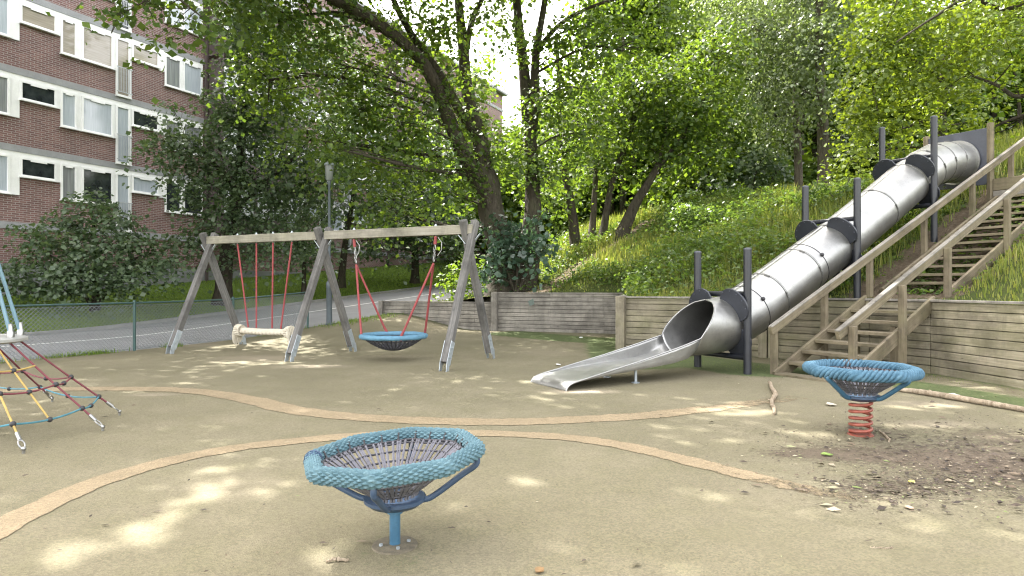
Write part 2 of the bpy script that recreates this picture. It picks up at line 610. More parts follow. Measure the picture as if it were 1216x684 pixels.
# ---- rubber playground surface with moss, dirt, stains and pale sun patches put into its colour
m, nt, bs, out = new_mat('rubber granulate')
n1 = noise(nt, 0.55, 5, 0.62, pos(nt)); n2 = noise(nt, 2.6, 5, 0.7, pos(nt)); n3 = noise(nt, 130, 3, 0.8, pos(nt)); n4 = noise(nt, 32, 3, 0.7, pos(nt))
c = ramp(nt, n1, [(0.3, (0.138, 0.124, 0.08)), (0.5, (0.168, 0.15, 0.1)), (0.72, (0.208, 0.184, 0.126))])
c = mixc(nt, ramp(nt, n2, [(0.42, (0, 0, 0)), (0.75, (0.6,) * 3)]), c, (0.14, 0.131, 0.074))
def grains(nt, c):
    vo = nt.nodes.new('ShaderNodeTexVoronoi'); vo.inputs['Scale'].default_value = 95
    nt.links.new(pos(nt), vo.inputs['Vector'])
    sep = nt.nodes.new('ShaderNodeSeparateColor'); nt.links.new(vo.outputs['Color'], sep.inputs[0])
    c = mixc(nt, 0.55, c, ramp(nt, sep.outputs[0], [(0, (0.62, 0.62, 0.6)), (0.5, (1, 1, 1)), (1, (1.4, 1.38, 1.32))]), 'MULTIPLY')
    return mixc(nt, ramp(nt, n3, [(0.5, (0, 0, 0)), (0.72, (0.75,) * 3)]), c, (0.14, 0.125, 0.085)), vo
c, vo = grains(nt, c)
c = mixc(nt, ramp(nt, noise(nt, 0.9, 6, 0.75, pos(nt), 0.8), [(0.56, (0, 0, 0)), (0.64, (0.35,) * 3)]), c, (0.15, 0.135, 0.085))
dirt = attr(nt, 'dirt'); moss = attr(nt, 'moss'); pale = attr(nt, 'pale')
nb = noise(nt, 9, 6, 0.8, pos(nt), 0.7)
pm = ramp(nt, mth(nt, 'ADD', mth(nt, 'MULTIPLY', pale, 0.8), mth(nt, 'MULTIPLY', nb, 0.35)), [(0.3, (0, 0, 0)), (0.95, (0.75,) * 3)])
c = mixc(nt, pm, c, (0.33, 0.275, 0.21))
mm = ramp(nt, mth(nt, 'ADD', moss, mth(nt, 'MULTIPLY', mth(nt, 'SUBTRACT', nb, 0.5), 1.1)), [(0.35, (0, 0, 0)), (0.6, (0.92,) * 3)])
c = mixc(nt, mm, c, mixc(nt, ramp(nt, n4, [(0.35, (0, 0, 0)), (0.65, (1, 1, 1))]), (0.05, 0.075, 0.026), (0.1, 0.125, 0.048)))
dm = ramp(nt, mth(nt, 'ADD', dirt, mth(nt, 'MULTIPLY', mth(nt, 'SUBTRACT', noise(nt, 16, 8, 0.85, pos(nt, (1, 1.4, 1)), 0.4), 0.5), 3.0)), [(0.5, (0, 0, 0)), (0.68, (0.9,) * 3)])
c = mixc(nt, dm, c, mixc(nt, n4, (0.07, 0.053, 0.04), (0.165, 0.13, 0.096)))
nt.links.new(c, bs.inputs['Base Color']); bs.inputs['Roughness'].default_value = 0.9; bs.inputs['Specular IOR Level'].default_value = 0.2
bump(nt, bs, mth(nt, 'ADD', mth(nt, 'ADD', n3, vo.outputs['Distance']), mth(nt, 'MULTIPLY', mth(nt, 'MULTIPLY', dm, n4), 3.0)), 0.6, 0.006)
M['rubber'] = m
px_ = np.unique(np.concatenate([np.linspace(-14, 12, 174)]))
py_ = np.unique(np.concatenate([np.linspace(-6, 2, 20), np.linspace(2, 22.6, 160)]))
X_, Y_ = np.meshgrid(px_, py_, indexing='ij')
S_, Q_ = sq(X_, Y_)
lim = 13.72                                                        # pull the left edge in to the fence line
over = np.clip(Q_ - lim, 0, None)
X_ = X_ + 0.887 * over; Y_ = Y_ - 0.461 * over
S_, Q_ = sq(X_, Y_)
dwall = dist_poly(X_, Y_, WALL)
g1 = [tuple(G(x, y)[:2]) for x, y in ((600, 401), (660, 403), (700, 410), (730, 420))]
moss = 1.25 * (1 - sst(0.35, 1.25, dist_poly(X_, Y_, [tuple(G(x, y)[:2]) for x, y in ((612, 397), (680, 403), (735, 406), (760, 432), (812, 428), (900, 440))])))
moss += 0.8 * (1 - sst(0.1, 0.8, dist_poly(X_, Y_, [tuple(G(x, y)[:2]) for x, y in ((1040, 452), (1110, 462), (1216, 482))])))
moss += 0.55 * (1 - sst(0.0, 0.5, dwall)) + 0.5 * (1 - sst(0.0, 0.9, np.abs(Q_ - 13.7))) * sst(8, 12, S_)
moss += 0.33 * (1 - sst(0.03, 0.2, np.abs(np.hypot(X_ - G(469, 650)[0], Y_ - G(469, 650)[1]) - 0.22)))
def blob(px, py, r, w=1.0, st=1.0):
    c_ = G(px, py)
    return w * np.exp(-(((X_ - c_[0]) / r) ** 2 + ((Y_ - c_[1]) / (r * st)) ** 2))
dirt = blob(310, 420, .5, .35, .6) + blob(465, 421, .45, .4, .6) + blob(660, 470, .4, .3, .5) + blob(1120, 545, 0.9, 0.5, 0.7) + blob(1060, 580, 0.5, 0.55, 0.5) + blob(1000, 545, .5, .4, .35) + blob(930, 540, .45, .38, .3) + blob(1200, 560, 0.8, 0.55, 0.8) + blob(1022, 512, 0.38, 0.5) + blob(1190, 520, 0.6, 0.6) + blob(960, 535, 0.5, 0.4, 0.4) \
    + blob(469, 648, 0.19, 0.62) + blob(880, 430, 0.7, 0.4, 0.5) + blob(1010, 600, 0.4, 0.35) + 0.35 * (1 - sst(0, 0.5, dwall)) + blob(930, 455, 0.5, 0.3)
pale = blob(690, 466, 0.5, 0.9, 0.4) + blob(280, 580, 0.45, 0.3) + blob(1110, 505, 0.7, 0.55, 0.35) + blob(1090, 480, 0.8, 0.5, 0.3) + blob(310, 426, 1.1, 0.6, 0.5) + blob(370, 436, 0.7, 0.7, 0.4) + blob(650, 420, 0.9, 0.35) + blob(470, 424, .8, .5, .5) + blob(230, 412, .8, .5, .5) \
    + blob(180, 470, 0.35, 0.8, 0.3) + blob(900, 590, 0.6, 0.25) + blob(470, 455, 1.2, 0.15)  # pale scuffs, and sun patches painted lighter below the canopy gaps
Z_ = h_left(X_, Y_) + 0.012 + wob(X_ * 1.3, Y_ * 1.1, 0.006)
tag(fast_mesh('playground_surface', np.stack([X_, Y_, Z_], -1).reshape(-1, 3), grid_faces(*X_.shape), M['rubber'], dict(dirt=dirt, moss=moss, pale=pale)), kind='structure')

# ---- the two salmon-coloured curved bands laid in the rubber
m, nt, bs, out = new_mat('salmon rubber band')
n1 = noise(nt, 2.2, 5, 0.7, pos(nt)); n3 = noise(nt, 130, 3, 0.8, pos(nt))
c = ramp(nt, n1, [(0.3, (0.21, 0.162, 0.095)), (0.7, (0.268, 0.206, 0.125))])
c, vo = grains(nt, c)
nt.links.new(c, bs.inputs['Base Color']); bs.inputs['Roughness'].default_value = 0.9
wear = mth(nt, 'ADD', attr(nt, 'worn'), mth(nt, 'MULTIPLY', mth(nt, 'SUBTRACT', noise(nt, 7, 6, 0.8, pos(nt)), 0.5), 0.9))
tp = nt.nodes.new('ShaderNodeBsdfTransparent'); mx = nt.nodes.new('ShaderNodeMixShader')
nt.links.new(ramp(nt, wear, [(0.45, (0, 0, 0)), (0.62, (1, 1, 1))]), mx.inputs[0])
nt.links.new(bs.outputs[0], mx.inputs[1]); nt.links.new(tp.outputs[0], mx.inputs[2]); nt.links.new(mx.outputs[0], out.inputs['Surface'])
bump(nt, bs, mth(nt, 'ADD', n3, vo.outputs['Distance']), 0.6, 0.006)
M['band'] = m


def smooth_path(pts, n):
    pts = np.asarray(pts, float)
    k = len(pts)
    t = np.linspace(0, k - 1, n)
    i = np.clip(t.astype(int), 0, k - 2)
    f = (t - i)[:, None]
    p0, p1, p2, p3 = pts[np.clip(i - 1, 0, k - 1)], pts[i], pts[i + 1], pts[np.clip(i + 2, 0, k - 1)]
    return 0.5 * (2 * p1 + (p2 - p0) * f + (2 * p0 - 5 * p1 + 4 * p2 - p3) * f ** 2 + (3 * p1 - p0 - 3 * p2 + p3) * f ** 3)


def band(pxs, w, worn):
    c_ = smooth_path([G(x, y)[:2] for x, y in pxs], 150)
    T = np.gradient(c_, axis=0); T /= np.linalg.norm(T, axis=1)[:, None]
    Nn = np.stack([-T[:, 1], T[:, 0]], 1)
    k = np.linspace(-0.5, 0.5, 13)
    W = w * (1 + 0.06 * np.sin(np.arange(150) * 0.9) + 0.04 * np.sin(np.arange(150) * 2.3))
    A = c_[:, None, :] + Nn[:, None, :] * (W[:, None] * k[None])[..., None]
    X2, Y2 = A[..., 0], A[..., 1]
    Z2 = h_left(X2, Y2) + 0.017 + wob(X2 * 1.3, Y2 * 1.1, 0.006)
    wv = np.interp(np.linspace(0, 1, 150), *zip(*worn))[:, None] + 0.0 * X2 + 0.2 * sst(0.36, 0.5, np.abs(k)[None])
    tag(fast_mesh('path_band', np.stack([X2, Y2, Z2], -1).reshape(-1, 3), grid_faces(150, 13), M['band'], dict(worn=wv.ravel())), kind='structure')


band([(-120, 470), (0, 465), (100, 463), (190, 464), (250, 468), (300, 477), (340, 487), (390, 494), (450, 499), (530, 502), (610, 502), (700, 499), (780, 494), (850, 486), (910, 478), (950, 473)], 0.33,
     [(0, 0.32), (0.5, 0.2), (0.8, 0.36), (1, 0.62)])
band([(-200, 760), (-60, 668), (0, 630), (60, 599), (120, 573), (200, 549), (280, 534), (360, 525), (440, 519), (520, 516), (600, 517), (680, 522), (750, 533), (830, 552), (900, 570), (980, 588), (1080, 600), (1216, 600)], 0.235,
     [(0, 0.18), (0.45, 0.16), (0.65, 0.24), (0.8, 0.4), (1, 0.8)])

# ---- hill behind the timber walls
m, nt, bs, out = new_mat('hill soil')
n1 = noise(nt, 0.8, 5, 0.6, pos(nt)); n2 = noise(nt, 12, 5, 0.75, pos(nt)); n3 = noise(nt, 55, 3, 0.75, pos(nt))
c = ramp(nt, n1, [(0.3, (0.05, 0.08, 0.02)), (0.7, (0.095, 0.12, 0.032))])
c = mixc(nt, ramp(nt, n2, [(0.45, (0, 0, 0)), (0.72, (0.8,) * 3)]), c, (0.12, 0.12, 0.05))
soil_c = ramp(nt, n2, [(0.3, (0.10, 0.075, 0.05)), (0.6, (0.19, 0.15, 0.105)), (0.8, (0.30, 0.25, 0.185))])
sm = ramp(nt, mth(nt, 'ADD', attr(nt, 'soil'), mth(nt, 'MULTIPLY', mth(nt, 'SUBTRACT', n2, 0.5), 0.9)), [(0.4, (0, 0, 0)), (0.6, (1, 1, 1))])
c = mixc(nt, sm, c, soil_c)
c = mixc(nt, ramp(nt, n3, [(0.5, (0, 0, 0)), (0.7, (0.6,) * 3)]), c, (0.05, 0.045, 0.025))
nt.links.new(c, bs.inputs['Base Color']); bs.inputs['Roughness'].default_value = 0.95; bs.inputs['Specular IOR Level'].default_value = 0.1
bump(nt, bs, mth(nt, 'ADD', n2, n3), 1.0, 0.06)
M['hill'] = m
pts, edges = [], []
hb = []
for i in range(len(HB)):
    a, b = V(*HB[i]), V(*HB[(i + 1) % len(HB)])
    L = np.linalg.norm(b - a)
    step = 0.5 if max(a[1], b[1]) < 30 and max(abs(a[0]), abs(b[0])) < 20 else 6
    k = max(1, int(L / step))
    for j in range(k):
        hb.append(a + (b - a) * j / k)
nb_ = len(hb)
edges = [(i, (i + 1) % nb_) for i in range(nb_)]
gx, gy = np.meshgrid(np.arange(-8, 32, 0.4), np.arange(-2, 45, 0.4), indexing='ij')
gx2, gy2 = np.meshgrid(np.arange(-20, 119, 4.0), np.arange(-13, 236, 4.0), indexing='ij')
g_ = np.concatenate([np.stack([gx.ravel(), gy.ravel()], 1), np.stack([gx2.ravel(), gy2.ravel()], 1)[~((gx2.ravel() > -8.2) & (gx2.ravel() < 31.9) & (gy2.ravel() > -2.2) & (gy2.ravel() < 45))]])
g_ = g_[inside(HB, g_[:, 0], g_[:, 1])]
g_ = g_[dist_poly(g_[:, 0], g_[:, 1], [tuple(p) for p in hb] + [tuple(hb[0])]) > 0.12]
allp = np.concatenate([np.array(hb), g_])
res = delaunay_2d_cdt([Vector(p) for p in allp], edges, [], 1, 1e-5)
HV = np.array([tuple(v) for v in res[0]])
HF = np.array([f for f in res[2] if len(f) == 3])
lh = (HV[:, 0] - P0[0]) * AX[0] + (HV[:, 1] - P0[1]) * AX[1]
mh = (HV[:, 0] - P0[0]) * BX[0] + (HV[:, 1] - P0[1]) * BX[1]


def soil_mask(X, Y):
    X, Y = np.asarray(X, float), np.asarray(Y, float)
    l = (X - P0[0]) * AX[0] + (Y - P0[1]) * AX[1]
    mm_ = (X - P0[0]) * BX[0] + (Y - P0[1]) * BX[1]
    s_ = 0.95 * sst(-0.85, -0.3, mm_) * (1 - sst(1.15, 1.5, mm_)) * sst(2.3, 2.8, l) * (1 - sst(8.0, 9.5, l))
    tp_ = [P(650, 326, 21.0)[:2], P(690, 312, 22.6)[:2], P(740, 293, 24.0)[:2], P(770, 278, 25.0)[:2]]
    s_ += 0.95 * (1 - sst(0.25, 0.75, dist_poly(X, Y, tp_)))
    s_ += 0.5 * sst(1.3, 1.7, mm_) * (1 - sst(2.2, 3.4, mm_)) * sst(4, 5, l)
    s_ += 0.8 * (1 - sst(0.2, 0.7, np.hypot(X - P(1200, 128, 27)[0], Y - 27) / 3))
    s_ += 0.7 * sst(-3, -1.2, X) * (1 - sst(0.3, 1.2, np.abs(Y - 21.3))) * (1 - sst(0.6, 1.6, X))
    return np.clip(s_, 0, 1)


tag(fast_mesh('hill', np.column_stack([HV, h_hill(HV[:, 0], HV[:, 1])]), HF, M['hill'], dict(soil=soil_mask(HV[:, 0], HV[:, 1]))), kind='structure')

# ------------------------------------------------------------------ timber retaining walls
def face_out(p, q, side):
    d = nrm(V(q[0] - p[0], q[1] - p[1], 0))
    return V(d[1], -d[0], 0) * side


def wall(pts, ztops, label, mat, posts, board=0.132, thick=0.07, cap=True, capmat='grey_wood'):
    """boards stacked along a run of corners; the viewer's side is to the right of the run"""
    base = V(*pts[0], 0)
    t = thing('retaining_wall', label, 'retaining wall', base)
    bo = MB(); ca = MB()
    for (p, q, zt0, zt1) in zip(pts[:-1], pts[1:], ztops[:-1], ztops[1:]):
        p, q = V(*p, 0), V(*q, 0)
        d = nrm(q - p); L = np.linalg.norm(q - p); nn = V(d[1], -d[0], 0)
        z = 0.0; row = 0
        zt = min(zt0, zt1)
        nrow = int(round((zt + 0.12) / board)); bh = (zt + 0.12) / nrow
        for r_ in range(nrow):
            za, zb = -0.12 + r_ * bh, -0.12 + (r_ + 1) * bh - 0.011
            x = -0.0 if r_ % 2 else -1.7
            while x < L:
                x0, x1 = max(0.0, x), min(L, x + 3.6)
                if x1 - x0 > 0.05:
                    j = rng.uniform(-0.006, 0.006)
                    bo.box(p + d * (x0 + x1) / 2 - nn * (thick / 2 + 0.004 - j) + V(0, 0, (za + zb) / 2), d * ((x1 - x0) / 2 - 0.003), nn * thick / 2, V(0, 0, (zb - za) / 2))
                x += 3.6
        # earth-side backing so that nothing shows through the gaps
        bo.box(p + d * L / 2 - nn * (thick + 0.03) + V(0, 0, (zt - 0.12) / 2 - 0.01), d * L / 2, nn * 0.02, V(0, 0, (zt + 0.12) / 2 - 0.01))
        if cap:
            ca.box(p + d * L / 2 - nn * (thick / 2 + 0.02) + V(0, 0, zt + 0.016), d * (L / 2 + 0.02), nn * (thick / 2 + 0.055), V(0, 0, 0.019))
    bo.build('boards', M[mat], t, bevel=0.006)
    if cap:
        ca.build('cap_board', M[capmat], t, bevel=0.005)
    for (i, f, w, zt, zoff) in posts:
        p, q = V(*pts[i], 0), V(*pts[i + 1], 0)
        d = nrm(q - p); nn = V(d[1], -d[0], 0)
        c_ = p + (q - p) * f + nn * (w / 2 * 0.7)
        MB().box(c_ + V(0, 0, (zt - 0.15) / 2), d * w / 2, nn * w * 0.36, V(0, 0, (zt + 0.15) / 2)).build('post', M[capmat if mat == 'grey_wood' else mat], t, bevel=0.008)
    return t


wall([WALL[0], WALL[1]], [0.89, 0.89], 'low grey timber retaining wall behind the blue basket swing', 'grey_wood', [(0, 0.01, 0.15, 0.93, 0)], cap=True)
wall([WALL[1], WALL[2], (5.0, 18.0)], [1.2, 1.2, 1.2], 'shaded grey timber retaining wall under the leaning maple, with a post at its left end', 'grey_wood', [(0, 0.015, 0.2, 1.23, 0)], board=0.125)
wall([(3.25, 18.0), (2.37, 14.0), WALL[4]], [1.165, 1.165, 1.165], 'timber retaining wall behind the slide mouth, with a wide grey post at its free end', 'wall_wood', [(1, 0.022, 0.2, 1.2, 0), (1, 0.97, 0.16, 1.15, 0)])
wall([WALL[4], WALL[5], WALL[6], WALL[7], WALL[8], (8.2, 0)], [1.165] * 6, 'long mossy timber retaining wall that the wooden stairs climb over', 'wall_wood', [(0, 0.06, 0.14, 1.18, 0)])

# ------------------------------------------------------------------ chain-link fence
fx0 = V(*xy(-6.5, 13.62), 0)
ft = thing('chain_link_fence', 'low chain link fence with dark green posts between playground and road', 'fence', fx0)
s_posts = [8.4 - 2.52 * k for k in range(5, -3, -1)]
s0_, s1_ = s_posts[0], s_posts[-1]
def fp(s, z): 
    x, y = xy(s, 13.62)
    return V(x, y, float(h_left(x, y)) + z)
for s in s_posts:
    MB().tube([fp(s, -0.1), fp(s, 1.08)], 0.03, 10).lathe(fp(s, 1.08), [(0.033, -0.01), (0.033, 0.01), (0.018, 0.028)], 10).build('post', M['fence'], ft, smooth=True)
MB().tube([fp(s, 1.05) for s in np.linspace(s0_, s1_, 30)], 0.02, 8).build('top_rail', M['fence'], ft, smooth=True)
w_ = MB()
Hf = 0.98
st = 0.082
for s in np.arange(s0_ - Hf, s1_, st):
    for sg in (1, -1):
        a, b = (s, s + Hf)
        za, zb = (0.03, 0.03 + Hf) if sg > 0 else (0.03 + Hf, 0.03)
        a2, b2 = max(a, s0_), min(b, s1_)
        if b2 - a2 < 0.05:
            continue
        z2a = za + (zb - za) * (a2 - a) / Hf; z2b = za + (zb - za) * (b2 - a) / Hf
        w_.tube([fp(a2, z2a), fp(b2, z2b)], 0.0048, 3, cap=False)
for z in (0.05, 0.5, 0.99):
    w_.tube([fp(s, z) for s in np.linspace(s0_, s1_, 20)], 0.004, 4, cap=False)
w_.build('wire_mesh', M['wire'], ft)

# ------------------------------------------------------------------ street lamp
lb = P(391, 386, 18.9); lb[2] = float(h_left(lb[0], lb[1]))
lt = thing('street_lamp', 'slim street lamp with a lantern head, standing beside the road behind the swings', 'street lamp', lb)
MB().lathe(lb, [(0.11, -0.1), (0.11, 0.05), (0.085, 0.07), (0.085, 1.12), (0.095, 1.14), (0.095, 1.25), (0.06, 1.32)], 14).build('pole_base', M['lamp_pole'], lt, smooth=True)
MB().lathe(lb, [(0.045, 1.3), (0.04, 4.2), (0.052, 4.22), (0.052, 4.32)], 12).build('pole', M['lamp_pole'], lt, smooth=True)
lh_ = MB().lathe(lb, [(0.08, 4.32), (0.105, 4.36), (0.13, 4.74), (0.12, 4.78)], 14).build('lantern', M['lamp_glass'], lt, smooth=True)
MB().lathe(lb, [(0.15, 4.78), (0.14, 4.83), (0.05, 4.9)], 14).build('lantern_cap', M['galv'], lh_, smooth=True)

# ------------------------------------------------------------------ apartment building
m, nt, bs, out = new_mat('dark red brick')
tc = nt.nodes.new('ShaderNodeTexCoord').outputs['Object']
sx = nt.nodes.new('ShaderNodeSeparateXYZ'); nt.links.new(tc, sx.inputs[0])
cb = nt.nodes.new('ShaderNodeCombineXYZ')
nt.links.new(mth(nt, 'ADD', sx.outputs[0], sx.outputs[1]), cb.inputs[0]); nt.links.new(sx.outputs[2], cb.inputs[1])
bt = nt.nodes.new('ShaderNodeTexBrick')
bt.inputs['Color1'].default_value = (0.135, 0.068, 0.063, 1); bt.inputs['Color2'].default_value = (0.215, 0.115, 0.106, 1)
bt.inputs['Mortar'].default_value = (0.31, 0.275, 0.26, 1)
bt.inputs['Scale'].default_value = 1.0; bt.inputs['Mortar Size'].default_value = 0.011
bt.inputs['Brick Width'].default_value = 0.25; bt.inputs['Row Height'].default_value = 0.078; bt.inputs['Bias'].default_value = -0.1
nt.links.new(cb.outputs[0], bt.inputs['Vector'])
nn_ = noise(nt, 0.7, 5, 0.65, tc)
nt.links.new(mixc(nt, 0.5, bt.outputs[0], ramp(nt, nn_, [(0.3, (0.65, 0.65, 0.68)), (0.7, (1.2, 1.15, 1.1))]), 'MULTIPLY'), bs.inputs['Base Color'])
bs.inputs['Roughness'].default_value = 0.88
bump(nt, bs, bt.outputs['Fac'], -0.4, 0.008)
M['brick'] = m
M['concrete'] = plain('grey concrete band', (0.27, 0.275, 0.285), 0.85, 0, 0.2, 2.5)
M['plinth'] = plain('grey plinth', (0.2, 0.205, 0.21), 0.9, 0, 0.25, 2)
M['white_frame'] = plain('white window paint', (0.8, 0.8, 0.8), 0.55, 0, 0.08, 3)
M['brown_metal'] = plain('dark brown cladding', (0.075, 0.055, 0.055), 0.6, 0, 0.3, 2)
M['curtain'] = plain('white curtain glass', (0.62, 0.64, 0.66), 0.25, 0, 0.15, 2, 0.6)
M['rail_metal'] = plain('pale grey railing', (0.42, 0.44, 0.46), 0.5, 0.2, 0.15, 5)


def glass(name, lo, hi, sc):
    m, nt, bs, out = new_mat(name)
    mp_ = nt.nodes.new('ShaderNodeMapping'); mp_.inputs['Scale'].default_value = sc
    nt.links.new(nt.nodes.new('ShaderNodeTexCoord').outputs['Object'], mp_.inputs[0])
    nt.links.new(ramp(nt, noise(nt, 2.0, 4, 0.6, mp_.outputs[0]), [(0.35, lo), (0.7, hi)]), bs.inputs['Base Color'])
    bs.inputs['Roughness'].default_value = 0.06; bs.inputs['Specular IOR Level'].default_value = 0.7
    return m


M['pane_dark'] = glass('dark window glass', (0.012, 0.015, 0.018), (0.045, 0.055, 0.055), (1, 1, 1))
M['pane_beige'] = glass('beige blind behind glass', (0.27, 0.235, 0.19), (0.37, 0.33, 0.28), (0.6, 1, 12))
M['pane_blue'] = glass('pale blue blind behind glass', (0.34, 0.38, 0.43), (0.45, 0.49, 0.54), (14, 1, 0.5))
M['pane_grey'] = glass('grey curtain behind glass', (0.16, 0.17, 0.18), (0.27, 0.28, 0.29), (9, 1, 0.3))

wd = nrm(V(0.483, 1.0, 0))
ang = math.atan2(wd[1], wd[0])
B0 = V(-18.5, 22.8, 0)
bld = thing('apartment_building', 'long dark red brick apartment block with grey floor bands and rows of white windows', 'building', B0, rz=ang)
bld.location = tuple(B0)
KX = 1.1105                                  # metres of wall per metre of depth
Lw0, Lw1 = -11.0, 40.5
ZB = [3.79 + 2.85 * k for k in range(6)]
TOP = ZB[5] + 1.3
w_ = MB()
w_.box(V((Lw0 + Lw1) / 2, 6.0, TOP / 2 + 1.0), V((Lw1 - Lw0) / 2, 0, 0), V(0, 6.0, 0), V(0, 0, TOP / 2 - 1.0))
w_.build('wall', M['brick'], bld)
MB().box(V((Lw0 + Lw1) / 2, 5.9, TOP + 0.1), V((Lw1 - Lw0) / 2 + 0.25, 0, 0), V(0, 6.35, 0), V(0, 0, 0.1)).build('roof', M['concrete'], bld)
MB().box(V((Lw0 + Lw1) / 2, -0.06, 1.25), V((Lw1 - Lw0) / 2 + 0.05, 0, 0), V(0, 0.05, 0), V(0, 0, 1.0)).build('plinth', M['plinth'], bld)
for k, z in enumerate(ZB):
    b_ = MB().box(V((Lw0 + Lw1) / 2, -0.03, z - 0.125), V((Lw1 - Lw0) / 2 + 0.03, 0, 0), V(0, 0.03, 0), V(0, 0, 0.125))
    b_.build('floor_band', M['concrete'], bld)
    if k:
        pass
# one window of each kind, then copies
def window_mesh(w, h, kind):
    fr = MB(); t_ = 0.075
    y0 = -0.055
    def bar(x0, x1, z0, z1, y=y0, th=0.05):
        fr.box(V((x0 + x1) / 2, y + th / 2 - 0.02, (z0 + z1) / 2), V((x1 - x0) / 2, 0, 0), V(0, th / 2, 0), V(0, 0, (z1 - z0) / 2))
    bar(0, w, -t_, 0); bar(0, w, -h, -h + t_); bar(0, t_, -h + t_, -t_); bar(w - t_, w, -h + t_, -t_)
    fr.box(V(w / 2, -0.085, -h - 0.02), V(w / 2 + 0.03, 0, 0), V(0, 0.06, 0), V(0, 0, 0.02))
    if kind != 'door':                       # ventilation strip over the glass
        bar(w * 0.28, w * 0.72, -t_ - 0.05, -t_ - 0.002, y0 - 0.012, 0.03)
    pn = MB().box(V(w / 2, -0.018, -h / 2), V(w / 2 - t_ + 0.004, 0, 0), V(0, 0.008, 0), V(0, 0, h / 2 - t_ + 0.004))
    return fr, pn


protos = {}
def place_window(x, z, w, h, kind, pane):
    key = (round(w, 2), round(h, 2), kind)
    if key not in protos:
        fr, pn = window_mesh(w, h, kind)
        a = fr.build('window', M['white_frame'], bld); b = pn.build('pane', M[pane], a)
        if kind == 'door':
            rl = MB()
            for i in range(9):
                rl.box(V(0.03 + (w - 0.06) * i / 8, -0.17, -h / 2 - 0.55), V(0.008, 0, 0), V(0, 0.008, 0), V(0, 0, 0.52))
            rl.box(V(w / 2, -0.17, -h / 2 - 0.03), V(w / 2 + 0.03, 0, 0), V(0, 0.018, 0), V(0, 0, 0.018)); rl.box(V(w / 2, -0.17, -h / 2 - 1.06), V(w / 2 + 0.03, 0, 0), V(0, 0.015, 0), V(0, 0, 0.015))
            rl.build('railing', M['rail_metal'], a)
        protos[key] = (a, b)
        o = a
    else:
        a, b = protos[key]
        o = a.copy(); C.objects.link(o)
        for ch in a.children:
            c_ = ch.copy(); C.objects.link(c_); c_.parent = o
            if ch.name.startswith('pane'):
                c_.data = ch.data.copy(); c_.data.materials.clear(); c_.data.materials.append(M[pane])
    o.location = (x, 0, z)
    return o


# pieces of one flat's front, in metres along the wall below its floor band: (start, end, height, kind)
UNIT = [(-1.15, 0.30, 1.40, 'big'), (0.62, 1.88, 0.72, 'transom'), (2.02, 2.62, 1.40, 'side'), (2.80, 4.06, 1.40, 'big'), (4.17, 4.78, 2.44, 'door'), (4.86, 6.1, 0.72, 'transom'), (6.38, 7.2, 1.40, 'side'), (7.30, 8.32, 1.40, 'big')]
LOOK = {5: ['pane_grey'] * 8, 4: ['pane_blue', 'pane_dark', 'pane_grey', 'pane_blue', 'pane_dark', 'pane_grey', 'pane_blue', 'pane_blue'],
        3: ['pane_blue', 'pane_beige', 'pane_beige', 'pane_beige', 'pane_beige', 'pane_beige', 'pane_grey', 'pane_blue'],
        2: ['pane_grey', 'pane_dark', 'pane_blue', 'pane_blue', 'pane_blue', 'pane_dark', 'pane_grey', 'pane_grey'],
        1: ['pane_blue', 'pane_dark', 'pane_grey', 'pane_dark', 'pane_blue', 'pane_blue', 'pane_dark', 'pane_dark']}
n_w = 0
for off, ks in ((0.0, (1, 2, 3, 4)), (14.2, (1, 2, 3, 4)), (23.5, (1, 2, 3))):
    for k in ks:
        zt = ZB[k] - 0.25
        cur = None
        for (x0, x1, h, kind), pane in zip(UNIT, LOOK[k]):
            if off and kind == 'side':
                kind = 'side'
            if off:
                pane = ['pane_dark', 'pane_grey', 'pane_blue'][(int(x0 * 7) + k) % 3]
            place_window(off + x0, zt - 0.17, x1 - x0, h, kind, pane)
            n_w += 1
        # white lintel strip and the white posts between the openings
        strips = MB()
        strips.box(V(off + 3.6, -0.022, zt - 0.085), V(4.75, 0, 0), V(0, 0.02, 0), V(0, 0, 0.085))
        for (a, b, h) in ((0.305, 0.615, 1.42), (1.885, 2.015, 0.74), (2.625, 2.795, 1.42), (4.065, 4.165, 1.42), (4.785, 4.855, 2.44), (6.105, 6.375, 0.8), (7.205, 7.295, 1.42)):
            strips.box(V(off + (a + b) / 2, -0.022, zt - 0.17 - h / 2), V((b - a) / 2, 0, 0), V(0, 0.02, 0), V(0, 0, h / 2))
        strips.build('window_surround', M['white_frame'], bld)
# enclosed balcony bay with white curtains
for off in (8.6, 22.9):
    mu = MB()
    w = 5.0 if off < 10 else 0.5
    for k in range(1, 6):
        zt = ZB[k] - 0.25
        mu.box(V(off + w / 2, -0.55, ZB[k] - 0.16), V(w / 2, 0, 0), V(0, 0.55, 0), V(0, 0, 0.16))
        mu.box(V(off + w / 2, -1.08, zt - 2.35 + 0.42), V(w / 2, 0, 0), V(0, 0.03, 0), V(0, 0, 0.40))
        n_ = max(1, int(w / 1.0))
        for i in range(n_ + 1):
            mu.box(V(off + w * i / n_, -1.08, zt - 1.25), V(0.05, 0, 0), V(0, 0.05, 0), V(0, 0, 1.35))
        for i in range(n_):
            MB().box(V(off + w * (i + 0.5) / n_, -1.0, zt - 0.75), V(w / n_ / 2 - 0.06, 0, 0), V(0, 0.02, 0), V(0, 0, 0.72)).build('balcony_window', M['curtain'], bld)
        mu.box(V(off + 0.03, -0.5, zt - 1.2), V(0.04, 0, 0), V(0, 0.5, 0), V(0, 0, 1.2))
    mu.build('balcony_bay', M['brown_metal'], bld)
    MB().box(V(off - 0.12, -0.12, (TOP + 1.2) / 2), V(0.06, 0, 0), V(0, 0.07, 0), V(0, 0, (TOP - 1.2) / 2)).build('downpipe', M['brown_metal'], bld)
